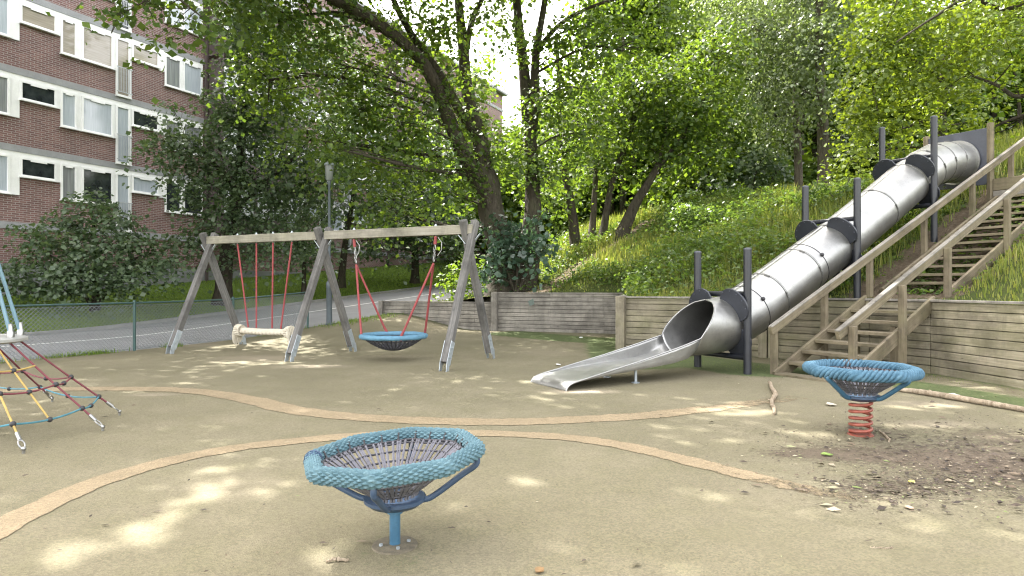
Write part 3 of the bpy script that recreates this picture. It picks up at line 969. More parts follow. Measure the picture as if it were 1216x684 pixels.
# ------------------------------------------------------------------ swing frame
def swing():
    feet = [(G(199, 421), G(289, 411)), (G(342, 429), G(424, 418)), (G(520, 441), G(588, 427))]
    mids = [(a + b) / 2 for a, b in feet]
    bd = nrm(mids[2] - mids[0]); bd[2] = 0; bd = nrm(bd)
    pd = V(bd[1], -bd[0], 0)                                     # towards the viewer
    c0 = mids[0]
    ends = [c0 + bd * np.dot(mids[i] - c0, bd) for i in range(3)]
    off = np.mean([np.dot(m_ - c0, pd) for m_ in mids])
    ends = [e + pd * off for e in ends]
    H = 2.44
    t = thing('swing_frame', 'long weathered timber swing frame with three pairs of splayed legs', 'swing frame', ends[1] * V(1, 1, 0))
    for i in (0, 1):
        a, b = ends[i] + V(0, 0, H), ends[i + 1] + V(0, 0, H)
        a = a - bd * (0.02 if i == 0 else -0.06); b = b + bd * (0.08 if i else -0.06)
        MB().beam(a, b, 0.125, 0.17).build('beam', M['beam_wood'], t, bevel=0.012)
    sp = 1.03
    for i, e in enumerate(ends):
        for sg in (1, -1):
            foot = e + pd * sg * sp
            top = e + V(0, 0, H + 0.16) - pd * sg * 0.11
            # the two legs of a pair cross beside each other
            sh = bd * (0.068 * sg)
            d = nrm(top - foot)
            lg = MB().beam(foot + d * 0.16 + sh, top + sh, 0.12, 0.125, up=tuple(bd)).build('leg', M['swing_wood'], t, bevel=0.012)
            br = MB()
            u = nrm(np.cross(d, bd))
            for q in (1, -1):
                pz = foot + sh + bd * q * 0.066
                br.box(pz + d * 0.33, d * 0.2, u * 0.06, bd * 0.004)
                br.prism([pz + V(0, 0, -0.05) - pd * 0.045, pz + V(0, 0, -0.05) + pd * 0.045, pz + V(0, 0, 0.2) + pd * 0.045 - pd * sg * .05, pz + V(0, 0, 0.2) - pd * 0.045 - pd * sg * .05], bd * 0.008)
            for q in (0.25, 0.42):
                br.tube([foot + sh + d * q - bd * 0.085, foot + sh + d * q + bd * 0.085], 0.013, 8)
            br.build('foot_bracket', M['galv'], lg)
        hb_ = MB()
        for q in (1, -1):
            hb_.box(e + V(0, 0, H - 0.14) + bd * q * 0.13, bd * 0.09, pd * 0.05, V(0, 0, 0.012)) if False else None
            hb_.beam(e + V(0, 0, H - 0.26) + bd * q * 0.07, e + V(0, 0, H - 0.085) + bd * q * 0.22, 0.05, 0.012)
        hb_.build('corner_bracket', M['galv'], t)
    # hanging bolts on top of the beam
    out = []
    for f, i in ((0.27, 0), (0.44, 0), (0.585, 0), (0.745, 0), (0.23, 1), (0.79, 1)):
        p = ends[i] + (ends[i + 1] - ends[i]) * f + V(0, 0, H)
        MB().lathe(p, [(0.03, 0.085), (0.03, 0.1), (0.017, 0.102), (0.017, 0.125)], 10).tube([p + V(0, 0, 0.12), p - V(0, 0, 0.16)], 0.012, 6).build('hanging_bolt', M['galv'], t, smooth=True)
        out.append(p - V(0, 0, 0.1))
    return out, bd, pd


hang, SBD, SPD = swing()

# ---- rope roll swing on four red rods
sc = (hang[0] + hang[3]) / 2; zc = 0.46
t = thing('rope_swing', 'cream rope bench swing hanging from four red rods', 'swing', V(sc[0], sc[1], zc))
L = 0.69
for i in range(4):
    a = hang[i].copy()
    b = V(*(sc + SBD * (-0.5 + i * 0.335) * 1.02)[:2], zc + 0.07) + SPD * (0.05 if i % 2 else -0.05)
    MB().tube([a, a + (b - a) * 0.5, b], 0.018, 8).build('rod', M['red_rope'], t, smooth=True)
pth = [V(*(sc + SBD * x)[:2], zc + 0.02 * abs(x) - 0.015) for x in np.linspace(-L, L, 220)]
MB().tube(pth, 0.064, 20, disp=lambda u, v: 0.8 + 0.34 * np.abs(np.sin(u * 31 + v * 1.0 + 1.2 * np.abs(np.sin(v)))) ** 0.6 + 0.06 * np.cos(v * 3)).build('rope_roll', M['cream_rope'], t, smooth=True)
for sg in (-1, 1):
    e = V(*(sc + SBD * L * sg)[:2], zc)
    k = MB()
    for j in range(16):
        a = j / 16 * 6.283
        q = e + SBD * sg * 0.0 + SPD * 0.1 * math.cos(a) + V(0, 0, 0.1 * math.sin(a))
        k.tube([q - SBD * sg * .05, q + SBD * sg * 0.06 + (q - e) * 0.25, q + SBD * sg * 0.09 + (q - e) * 0.2 - V(0, 0, 0.07 + 0.05 * rng.random()), q + SBD * sg * (0.06 + .04 * rng.random()) - V(0, 0, 0.16 + 0.08 * rng.random())], [0.026, 0.024, 0.02, 0.012], 6)
    k.build('rope_tuft', M['cream_rope'], t, smooth=True)

# ---- basket swing
pc = (hang[4] + hang[5]) / 2; zc = 0.47; Rb = 0.6
t = thing('basket_swing', 'round blue basket swing hanging by red ropes from the right bay of the frame', 'swing', V(pc[0], pc[1], zc))
th = np.linspace(0, 2 * np.pi, 64, endpoint=False)
cen = V(pc[0], pc[1], zc)
MB().tube([cen + SBD * Rb * math.cos(a) + SPD * Rb * math.sin(a) for a in th], 0.048, 14, closed=True, disp=lambda u, v: 1 + 0.06 * np.sin(u * 90 + v * 3)).build('ring', plain('blue basket rope', (0.08, 0.19, 0.28), 0.7, 0, 0.3, 16), t, smooth=True)
nt_ = MB()
for a in np.linspace(0, 2 * np.pi, 36, endpoint=False):
    nt_.tube([cen + (SBD * math.cos(a) + SPD * math.sin(a)) * r * Rb - V(0, 0, 0.27 * (1 - r ** 2)) for r in (0.98, 0.8, 0.6, 0.4, 0.2, 0.08)], 0.011, 5)
for r in (0.12, 0.24, 0.36, 0.48, 0.6, 0.72, 0.84, 0.93):
    nt_.tube([cen + SBD * r * Rb * math.cos(a) + SPD * r * Rb * math.sin(a) - V(0, 0, 0.27 * (1 - r ** 2)) for a in th[::2]], 0.012, 5, closed=True)
nt_.build('net', M['dark_net'], t)
for side, hp in ((-1, hang[4]), (1, hang[5])):
    kx = hp - V(0, 0, 0.50) + SBD * (-side) * 0.05
    ch = MB()
    for j in range(5):
        p = hp + (kx - hp) * (0.3 + j / 5 * 0.7)
        ax_ = SBD if j % 2 else SPD
        dn = nrm(kx - hp)
        ch.tube([p + ax_ * 0.02 * math.cos(a) + dn * 0.045 * math.sin(a) for a in np.linspace(0, 6.283, 12, endpoint=False)], 0.008, 6, closed=True)
    ch.build('chain', M['steel'], t)
    MB().tube([hp, hp + (kx - hp) * 0.3], 0.03, 8).build('swivel', M['red_rope'], t, smooth=True)
    sf = MB().tube([hp - V(0, 0, 0.02) + SBD * .05, hp + SBD * 0.13 - V(0, 0, 0.12), hp + SBD * 0.12 - V(0, 0, 0.26), hp + SBD * 0.04 - V(0, 0, 0.36)], 0.008, 6)
    sf.build('safety_loop', M['steel'], t, smooth=True)
    for a in (0.75, -0.75):
        q = cen + SBD * side * Rb * math.cos(a) + SPD * Rb * math.sin(a)
        MB().tube([kx, q], 0.021, 8).tube([q + (kx - q) * .1, q + V(0, 0, 0.03), q - V(0, 0, 0.05)], 0.024, 8).build('rope', M['red_rope'], t, smooth=True)

# ------------------------------------------------------------------ rope-rimmed spinning bowls
def ropemat(name, c0, c1, c2):
    m, nt, bs, out = new_mat(name)
    n = noise(nt, 26, 4, 0.7, pos(nt)); n2 = noise(nt, 3.0, 4, 0.6, pos(nt)); n3 = noise(nt, 240, 2, 0.7, pos(nt))
    c = ramp(nt, n, [(0.3, c0), (0.55, c1), (0.75, c2)])
    c = mixc(nt, ramp(nt, n2, [(0.4, (0, 0, 0)), (0.7, (0.4,) * 3)]), c, tuple(x * 1.5 + 0.02 for x in c1))
    nt.links.new(c, bs.inputs['Base Color']); bs.inputs['Roughness'].default_value = 0.8
    bs.inputs['Specular IOR Level'].default_value = 0.25
    bump(nt, bs, n3, 0.5, 0.004)
    return m


M['rope_teal'] = ropemat('worn pale blue rope', (0.042, 0.09, 0.112), (0.075, 0.137, 0.163), (0.13, 0.2, 0.224))
M['rope_blue'] = ropemat('worn blue rope', (0.03, 0.08, 0.122), (0.056, 0.122, 0.177), (0.1, 0.178, 0.233))


def octagon(c, X, Y, R_, n=8, rot=0.0, per=56, rnd=0.11):
    """closed path: polygon with rounded corners"""
    cs = [c + R_ * (math.cos(rot + 2 * math.pi * k / n) * X + math.sin(rot + 2 * math.pi * k / n) * Y) for k in range(n)]
    out = []
    for k in range(n):
        p, q, r = cs[k - 1], cs[k], cs[(k + 1) % n]
        a = q + (p - q) * rnd; b = q + (r - q) * rnd
        for s in np.linspace(0, 1, 9)[:-1]:
            out.append((1 - s) ** 2 * a + 2 * s * (1 - s) * q + s * s * b)
        nx = r + (q - r) * rnd
        for s in np.linspace(0, 1, per - 8, endpoint=False):
            out.append(b + (nx - b) * s)
    return np.array(out)


def braid(L, nk, strands=11, amp=0.27):
    """over-and-under plaited cords: diamond-set bumps"""
    k = 2 * math.pi * round(L / nk) / L

    def f(u, v):
        a = k * u + 0 * v
        b = strands * v
        s1 = np.cos((a + b) / 2) ** 2
        s2 = np.cos((a - b) / 2) ** 2
        d = np.abs(np.cos((a + b) / 2) * np.cos((a - b) / 2))
        return 1 - amp + amp * 1.15 * np.power(d, 0.55)
    return f


def twist(L, nk, strands=5, amp=0.30):
    k = 2 * math.pi * round(L / nk) / L

    def f(u, v):
        return 1 - amp + amp * 1.15 * np.abs(np.cos((k * u + strands * v) / 2)) ** 0.6
    return f


def spinner(name, label, base, zr, Rr, rt, zh, rh, rope, rot, tilt, clamp, kind, per):
    t = thing(name, label, 'spinning bowl', base)
    base = np.asarray(base, float)
    c = base + V(0, 0, zr)
    X = nrm(V(1, 0, math.tan(tilt))); Y = V(0, 1, 0)
    ring = octagon(c, X, Y, Rr, 8, rot, per)
    L_ = np.linalg.norm(np.diff(ring, axis=0, append=ring[:1]), axis=1).sum()
    ca = rot + 2 * math.pi * clamp / 8
    f_ = braid(L_, 0.048) if kind == 'post' else twist(L_, 0.042)
    tm = MB().tube(ring, rt, 64, closed=True, disp=f_)
    tm.build('rope_rim', M[rope], t, smooth=True)
    # clamp over the joint in the rope
    i0 = int(clamp * per) % len(ring)
    seg = [ring[(i0 + j) % len(ring)] for j in range(-int(per / 9), int(per / 9) + 1)]
    MB().tube(seg, rt * 1.0, 20, disp=lambda u, v: 0.93 + 0 * u).tube(seg[3:6], rt * 1.05, 20).tube(seg[13:16], rt * 1.05, 20).build('rim_clamp', M['dark_blue'] if kind == 'post' else M['rubber_black'], t, smooth=True)
    hc = base + V(0, 0, zh)
    # hub dish
    MB().lathe(hc, [(rh * 0.3, -0.045), (rh * 0.8, -0.03), (rh, -0.005), (rh, 0.012), (rh * 0.93, 0.016), (rh * 0.2, 0.0)], 32).build('hub_dish', M['dark_blue'], t, smooth=True)
    # net
    nm = MB(); nm2 = MB()
    nr = 80
    prof = [(0.89, 0.0), (0.80, 0.12), (0.66, 0.33), (0.52, 0.55), (0.38, 0.76), (0.28, 0.9), (rh / Rr * 0.75, 1.0)]
    zt = zr - rt * 0.35

    def npt(f, dz, a):
        k = math.cos(math.pi / 8) / math.cos(((a - rot) % (math.pi / 4)) - math.pi / 8)
        k = 1 + (k - 1) * sst(0.3, 0.9, f)
        d = X * math.cos(a) + Y * math.sin(a)
        return base + V(0, 0, zt + (zh + 0.02 - zt) * dz) + d * Rr * f * k * 0.985 - V(0, 0, d[2] * 0) 
    for j in range(nr):
        a = 2 * math.pi * j / nr
        p_ = prof if j % 2 == 0 else prof[:5]
        nm.tube([npt(f, dz, a + (0.02 if j % 4 < 2 else -0.02)) for f, dz in p_], 0.0078 if kind == 'post' else 0.0085, 5)
    aa = np.linspace(0, 2 * math.pi, 64, endpoint=False)
    for f, dz in [(0.89, 0.0), (0.845, 0.06), (0.73, 0.225), (0.60, 0.43), (0.47, 0.625), (0.38, 0.76), (0.29, 0.88)]:
        nm2.tube([npt(f, dz, a) for a in aa], 0.0068 if kind == 'post' else 0.008, 5, closed=True)
    nm.build('radial_net', M['net_rope'], t, smooth=True)
    nm2.build('ring_net', M['dark_net'], t, smooth=True)
    for j in range(24):
        a = 2 * math.pi * (j + 0.5) / 24
        MB().tube([npt(0.885, 0.0, a), npt(0.94, -0.12, a) + V(0, 0, 0.02)], 0.006, 5).ball(npt(0.9, 0.0, a), 0.013, 8, 5).build('net_hook', M['rubber_black'], t, smooth=True)
    # arms from the hub to the rim
    for k in range(4):
        a = rot + math.pi / 2 * k + (0.0 if kind == 'post' else 0.25)
        d = X * math.cos(a) + Y * math.sin(a)
        tip = c + d * Rr * 0.965 - V(0, 0, rt * 0.6)
        st_ = hc + V(math.cos(a), math.sin(a), 0) * rh * 0.35 - V(0, 0, 0.01)
        md = hc + V(math.cos(a), math.sin(a), 0) * rh * 1.12 - V(0, 0, 0.0)
        el = tip - V(0, 0, (0.05 if kind == 'post' else 0.02)) + d * 0.005
        path = smooth_path([st_, md * 0.75 + st_ * 0.25, md + (el - md) * 0.12, md + (el - md) * 0.7, el, tip + V(0, 0, 0.01)], 24)
        MB().tube(path, 0.0165 if kind == 'post' else 0.021, 10).build('arm', M['dark_blue'] if kind == 'post' else M['blue_steel'], t, smooth=True)
    if kind == 'post':
        MB().lathe(base, [(0.029, -0.02), (0.029, zh - 0.08), (0.042, zh - 0.075), (0.042, zh - 0.02)], 20).build('post', M['blue_steel'], t, smooth=True)
        MB().lathe(base, [(0.125, 0.008), (0.12, 0.018), (0.06, 0.022)], 28).build('ground_plate', plain('grey worn ground collar', (0.105, 0.09, 0.062), 0.9, 0, 0.6, 18), t, smooth=True)
        for k in range(4):
            a = 0.4 + k * math.pi / 2
            MB().lathe(base + V(0.075 * math.cos(a), 0.075 * math.sin(a), 0.018), [(0.011, 0), (0.011, 0.012), (0.006, 0.014)], 6).build('bolt', M['galv'], t)
    else:
        ns = 5.0
        z1 = zh - 0.05
        tt = np.linspace(0, 1, 150)
        MB().tube([base + V(0.09 * math.cos(2 * math.pi * ns * s), 0.09 * math.sin(2 * math.pi * ns * s), 0.02 + (z1 - 0.02) * s) for s in tt], 0.0145, 10).build('spring', M['spring'], t, smooth=True)
        MB().lathe(base, [(0.112, 0.0), (0.112, 0.02), (0.09, 0.026)], 24).build('ground_plate', M['spring'], t, smooth=True)
    return t


b1 = G(469, 650); b1[2] = 0.0
spinner('spinning_bowl', 'pale blue rope rimmed net bowl turning on a single thin steel post', b1, 0.502, 0.452, 0.046, 0.262, 0.165, 'rope_teal', -0.04, math.radians(3.9), 4.12, 'post', 112)
b2 = G(1022, 518); b2[2] = 0.0
spinner('spinning_bowl', 'blue rope rimmed net bowl mounted on a coiled red spring', b2, 0.62, 0.458, 0.054, 0.375, 0.172, 'rope_blue', 0.2, 0.0, 1.55, 'spring', 90)

# ------------------------------------------------------------------ net climber with blue rods
kc = V(-5.25, 6.0, 0)
t = thing('net_climber', 'rope net climber with grey disc, blue rods and red and yellow ropes', 'net climber', kc)
MB().lathe(kc + V(0, 0, 0.9), [(0.48, -0.035), (0.52, -0.02), (0.52, 0.005), (0.49, 0.02), (0.05, 0.025)], 48).build('disc', M['disc'], t, smooth=True)
MB().lathe(kc, [(0.06, -0.1), (0.06, 2.7), (0.04, 2.9)], 16).build('mast', M['galv'], t, smooth=True)
anchors = [(122, 513), (142, 494), (28, 540), (-130, 545), (62, 478), (-20, 470), (-110, 482), (-200, 510)]
AN = [G(*a) for a in anchors]
def rimp(p, k=0.6, z=0.9):
    d = nrm((p - kc) * V(1, 1, 0)); return kc + d * k + V(0, 0, z)
for i, A in enumerate(AN):
    d = nrm((A - kc) * V(1, 1, 0)); sd = V(-d[1], d[0], 0)
    q = kc + d * 0.46 + V(0, 0, 0.94)
    MB().tube([q, q + (kc + V(0, 0, 2.78) - q) * 0.99], 0.0165, 8).build('rod', M['pale_blue'], t, smooth=True)
    MB().lathe(q - V(0, 0, 0.03), [(0.03, 0), (0.03, 0.06), (0.02, 0.075), (0.02, 0.14)], 8).build('rod_socket', M['steel'], t, smooth=True)
NODES = {}
def strand(A, mat, w=0.0):
    top = rimp(A, 0.44, 0.88)
    foot = A + V(0, 0, 0.05)
    ap = foot + (top - foot) * 0.14
    MB().tube([ap, (ap + top) / 2 - V(0, 0, 0.008), top], 0.0095, 8).build('rope', M[mat], t, smooth=True)
    an = MB().tube([foot + (top - foot) * 0.14, foot + (top - foot) * 0.075], 0.017, 8)
    d = nrm(top - foot)
    sd = nrm(np.cross(d, V(0, 0, 1)))
    an.tube([foot + d * (0.05 + 0.045 * math.sin(a)) + sd * 0.022 * math.cos(a) for a in np.linspace(0, 6.283, 12, endpoint=False)], 0.007, 6, closed=True)
    an.ball(foot, 0.02, 8, 6).tube([foot, foot - V(0, 0, 0.09)], 0.013, 6)
    an.build('anchor', M['steel'], t, smooth=True)
    return foot, top
S_ = [strand(A, m_) for A, m_ in zip(AN, ['dark_red_rope', 'dark_red_rope', 'yellow_rope', 'yellow_rope', 'dark_red_rope', 'dark_red_rope', 'yellow_rope', 'yellow_rope'])]
# ring ropes between neighbouring strands, knotted with black balls
order = sorted(range(len(AN)), key=lambda i: math.atan2(AN[i][1] - kc[1], AN[i][0] - kc[0]))
for f, mat in ((0.22, 'teal_rope'), (0.5, 'dark_red_rope'), (0.72, 'yellow_rope')):
    for a, b in zip(order, order[1:] + order[:1]):
        if f > 0.6 and not ({a, b} & {2, 3}):
            continue
        p = S_[a][0] + (S_[a][1] - S_[a][0]) * f
        q = S_[b][0] + (S_[b][1] - S_[b][0]) * f
        sag = V(0, 0, -0.05) * min(1.0, np.linalg.norm(p - q))
        path = [p + (q - p) * s + sag * 4 * s * (1 - s) for s in np.linspace(0, 1, 9)]
        MB().tube(path, 0.0085, 7).build('rope', M[mat], t, smooth=True)
        MB().ball(p, 0.026, 10, 6).build('connector', M['rubber_black'], t, smooth=True)
        MB().ball(path[4], 0.025, 10, 6).build('connector', M['rubber_black'], t, smooth=True)
for a, b in zip(order, order[1:] + order[:1]):                       # the middle strands of each panel
    if not ({a, b} & {2, 3}):
        continue
    ps = []
    for f in (0.22, 0.5, 0.72, 0.985):
        p = S_[a][0] + (S_[a][1] - S_[a][0]) * f
        q = S_[b][0] + (S_[b][1] - S_[b][0]) * f
        ps.append((p + q) / 2 - V(0, 0, 0.05) * min(1.0, np.linalg.norm(p - q)) * (f < 0.9))
    MB().tube(smooth_path(ps, 12), 0.0085, 7).build('rope', M['yellow_rope' if 2 in (a, b) or 3 in (a, b) or 6 in (a, b) else 'dark_red_rope'], t, smooth=True)

# ------------------------------------------------------------------ tube slide
S0 = V(3.49, 10.52, 0)
A3, B3 = V(AX[0], AX[1], 0), V(BX[0], BX[1], 0)
SL = [(-1.0, .74), (-0.4, .752), (0.0, .79), (0.4, .915), (0.8, 1.085), (1.3, 1.33), (2.95, 2.16), (4.3, 2.88), (5.59, 3.60), (6.1, 3.86), (6.55, 4.05), (7.0, 4.16), (7.65, 4.22)]
slx = np.array([a for a, b in SL]); slz = np.array([b for a, b in SL])
cl = smooth_path(np.array(SL), 200)


def zc_(l):
    return float(np.interp(l, cl[:, 0], cl[:, 1]))


def frame(l):
    e = 0.06
    T = nrm(A3 * 2 * e + V(0, 0, zc_(l + e) - zc_(l - e)))
    N = nrm(np.cross(B3, T)); N = N if N[2] > 0 else -N
    return S0 + A3 * l + V(0, 0, zc_(l)), T, N


m, nt, bs, out = new_mat('brushed stainless steel')
g1 = noise(nt, 1.0, 5, 0.7, uvn(nt, (1.6, 60, 1))); g2 = noise(nt, 2.4, 5, 0.65, pos(nt)); g3 = noise(nt, 22, 4, 0.7, pos(nt))
c = ramp(nt, g2, [(0.3, (0.28, 0.282, 0.276)), (0.7, (0.40, 0.398, 0.385))])
g4 = noise(nt, 1.0, 3, 0.6, uvn(nt, (3, 140, 1)), 0.8)
c = mixc(nt, ramp(nt, g4, [(0.62, (0, 0, 0)), (0.7, (0.5,) * 3)]), c, (0.5, 0.5, 0.48))
c = mixc(nt, ramp(nt, g3, [(0.55, (0, 0, 0)), (0.8, (0.5,) * 3)]), c, (0.22, 0.215, 0.195))
nt.links.new(c, bs.inputs['Base Color']); bs.inputs['Metallic'].default_value = 0.93
rr = mth(nt, 'ADD', mth(nt, 'MULTIPLY', g1, 0.16), mth(nt, 'ADD', mth(nt, 'MULTIPLY', g2, 0.25), 0.24))
nt.links.new(rr, bs.inputs['Roughness'])
bump(nt, bs, mth(nt, 'ADD', g2, mth(nt, 'MULTIPLY', g1, 0.1)), 0.22, 0.03)
M['stainless'] = m
M['seam'] = plain('grimy steel seam', (0.16, 0.16, 0.155), 0.5, 0.7, 0.3, 12)

t = thing('tube_slide', 'long stainless steel tube slide running down the hill, with black posts and an open chute', 'slide', S0 + A3 * -2)
RT = 0.442
NK = 49
rows, uvs = [], []
rim = []
lo, hi_ = -0.93, -0.36
for l in np.concatenate([np.linspace(lo, hi_, 14), np.linspace(-0.3, 7.62, 70)]):
    c_, T, N = frame(l)
    if l < hi_:
        f = (l - lo) / (hi_ - lo)
        rise = 0.31 + (2 * RT - 0.31) * (f ** 0.85)
        pm_ = math.acos(np.clip(1 - rise / RT, -1, 1))
    else:
        pm_ = math.pi
    row = [c_ + RT * (math.sin(p) * B3 - math.cos(p) * N) for p in np.linspace(-pm_, pm_, NK)]
    rows.append(row); uvs.append([(l, k / NK * 2.6) for k in range(NK)])
    if l <= hi_ + 0.01:
        rim.append((row[0], row[-1]))
MB().grid(rows, uvs).build('tube', M['stainless'], t, smooth=True, solid=0.012)
mouth0 = rows[0]
MB().tube([r[0] for r in rim][::1] + [r[1] for r in rim][::-1], 0.011, 8).build('mouth_rim', M['steel'], t, smooth=True)
# chute
rows, uvs, e1, e2 = [], [], [], []
for l, zb, hs, wv, mo in [(-3.455, 0.004, 0.0, 0.445, 0), (-3.445, 0.04, 0.0, 0.445, 0), (-3.41, 0.08, .0, 0.445, 0), (-3.35, 0.108, 0.0, 0.445, 0), (-3.26, 0.124, 0.006, 0.445, 0), (-3.1, 0.142, .018, 0.445, 0), (-2.7, 0.182, .055, 0.445, 0),
                          (-2.15, 0.225, .115, 0.445, .0), (-1.8, 0.245, .165, 0.445, .02), (-1.5, 0.26, .207, 0.445, .08), (-1.2, .275, .255, 0.445, .26), (-1.05, .28, .285, 0.445, .6), (-0.93, zc_(-.93) - RT, .31, 0.445, 1.0)]:
    row = []
    pm_ = math.acos(1 - 0.31 / RT)
    for k in range(NK):
        x = -1 + 2 * k / (NK - 1)
        # trough: sides then flat floor
        if abs(x) > 0.8:
            fl = V(np.sign(x) * wv, zb + hs * (abs(x) - 0.8) / 0.2)
        else:
            fl = V(x / 0.8 * wv, zb)
        ar = V(RT * math.sin(pm_ * x), zb + RT * (1 - math.cos(pm_ * x)))
        p = fl * (1 - mo) + ar * mo
        row.append(S0 + A3 * l + B3 * p[0] + V(0, 0, p[1]))
    rows.append(row); uvs.append([(l, k / NK * 1.2) for k in range(NK)])
    e1.append(row[0]); e2.append(row[-1])
rows[-1] = mouth0; e1[-1] = mouth0[0]; e2[-1] = mouth0[-1]
MB().grid(rows, uvs).build('chute', M['stainless'], t, smooth=True, solid=0.012)
MB().tube(smooth_path(e1, 40), 0.012, 8).tube(smooth_path(e2, 40), 0.012, 8).tube([rows[3][k] for k in range(0, NK, 4)], 0.006, 6).build('chute_edge', M['steel'], t, smooth=True)
for l in (-2.15,):
    for sg in (1, -1):
        p = S0 + A3 * l + B3 * 0.33 * sg
        MB().tube([p + V(0, 0, -.05), p + V(0, 0, 0.21)], 0.022, 10).lathe(p, [(0.06, 0.012), (0.06, 0.022), (0.02, 0.03)], 12).build('support_leg', M['galv'], t, smooth=True)
# rings where the tube pieces are bolted together
for l, big in ((0.0, 0), (1.1, 1), (2.0, 0), (2.95, 1), (4.4, 0), (5.5, 0), (6.2, 1), (6.65, 1), (7.1, 1)):
    if l == 0.0:
        continue
    c_, T, N = frame(l)
    rg = MB()
    rg.tube([c_ + (RT + 0.004) * (math.cos(a) * B3 + math.sin(a) * N) for a in np.linspace(0, 6.2832, 72, endpoint=False)], 0.012, 6, closed=True)
    rg.tube([c_ + T * 0.03 + (RT - 0.004) * (math.cos(a) * B3 + math.sin(a) * N) for a in np.linspace(0, 6.2832, 72, endpoint=False)], 0.012, 6, closed=True)
    for a in (1.25 + 0.2 * math.sin(l * 9), 0.1, 3.5):
        q = c_ + (RT + 0.014) * (math.cos(a) * B3 + math.sin(a) * N)
        tg = -math.sin(a) * B3 + math.cos(a) * N
        rg.tube([q - tg * 0.05, q + tg * 0.05], 0.016, 6)
    rg.build('joint_ring', M['seam'], t, smooth=True)
for l in (0.62, 2.2):
    c_, T, N = frame(l)
    MB().tube([c_ + (RT + 0.006) * (math.cos(a) * B3 + math.sin(a) * N) for a in np.linspace(0, 6.2832, 56, endpoint=False)], 0.008, 6, closed=True).ball(c_ + (RT + 0.02) * (math.cos(.5) * B3 + math.sin(.5) * N), 0.035, 8, 5).build('strap', M['rubber_black'], t, smooth=True)
# three pairs of black posts holding the tube with lobed boards
for l, ztop in ((0.0, 2.02), (2.95, 3.39), (5.59, 4.88)):
    c_, T, N = frame(l)
    for sg, ex in ((1, 0.0), (-1, 0.0)):
        p = S0 + A3 * l + B3 * 0.525 * sg
        gz = ground_z(p[0], p[1]) if l else 0
        MB().tube([V(p[0], p[1], gz - 0.15), V(p[0], p[1], ztop - 0.02)], 0.062, 16).build('post', M['black'], t, smooth=True)
        MB().lathe(V(p[0], p[1], ztop - 0.025), [(0.064, 0), (0.064, 0.02), (0.03, 0.035)], 16).build('post_cap', M['panel'], t, smooth=True)
    for zoff in (0.50, -0.52):
        q = S0 + A3 * (l + 0.02) + V(0, 0, zc_(l) + zoff)
        MB().tube([q - B3 * 0.525, q + B3 * 0.525], 0.045, 12).build('crossbar', M['black'], t, smooth=True)
    for a0, hw, ex in ((0.76, 0.62, 0.27), (math.pi - 0.76, 0.62, 0.27), (-0.72, 0.60, 0.22), (math.pi + 0.72, 0.60, 0.22)):
        poly = []
        for s in np.linspace(-1, 1, 13):
            a = a0 + hw * s
            poly.append(c_ + (RT + 0.002) * (math.cos(a) * B3 + math.sin(a) * N))
        for s in np.linspace(1, -1, 21):
            a = a0 + hw * s * 0.98
            r_ = RT + 0.01 + ex * (1 - abs(s) ** 2.4) ** 0.55
            poly.append(c_ + r_ * (math.cos(a) * B3 + math.sin(a) * N))
        ho = MB().prism([p_ - T * 0.06 for p_ in poly], T * 0.035).build('holding_board', M['black_board'], t, bevel=0.006)
        for s in np.linspace(-0.8, 0.8, 6):
            a = a0 + hw * s
            r_ = RT + ex * (1 - abs(s) ** 2.4) ** 0.55 - 0.03
            q = c_ + r_ * (math.cos(a) * B3 + math.sin(a) * N)
            MB().tube([q - T * 0.06, q - T * 0.072], 0.011, 8).build('bolt', M['panel'], ho)
# panel and timber frame at the top
pc_ = S0 + A3 * 7.64
MB().box(pc_ + V(0, 0, 4.22) + V(0, 0, 0.05), B3 * 0.6, A3 * 0.02, V(0, 0, 0.62)).build('end_panel', M['panel'], t, bevel=0.006)
for sg, zt in ((1, 4.98), (-1, 4.95)):
    p = pc_ + B3 * 0.655 * sg
    gz = ground_z(p[0], p[1])
    MB().beam(p + V(0, 0, gz - 0.2), p + V(0, 0, zt), 0.1, 0.1, up=(0, 1, 0)).build('timber_post', M['brown_wood'], t, bevel=0.008)
MB().lathe(frame(7.6)[0] - frame(7.6)[1] * 0.05, [(RT + 0.05, 0), (RT + 0.05, 0.03), (RT, 0.035)], 48, axis=frame(7.6)[1]).build('end_flange', M['steel'], t, smooth=True)

# platform edge board at the head of the slide
q0 = pc_ + B3 * 0.72; q1 = pc_ + B3 * 1.35
pt = thing('platform_edge', 'short thick timber edging board between the slide head and the upper stairs', 'edging board', q0 + V(0, 0, 3.3))
MB().beam(q0 + V(0, 0, 3.62), q1 + V(0, 0, 3.62), 0.07, 0.26).build('board', M['brown_wood'], pt, bevel=0.006)
MB().beam(q0 + V(0, 0, 3.42) - A3 * 0.02, q1 + V(0, 0, 3.42) - A3 * .02, 0.05, 0.12).build('lower_board', M['grey_wood'], pt, bevel=0.006)

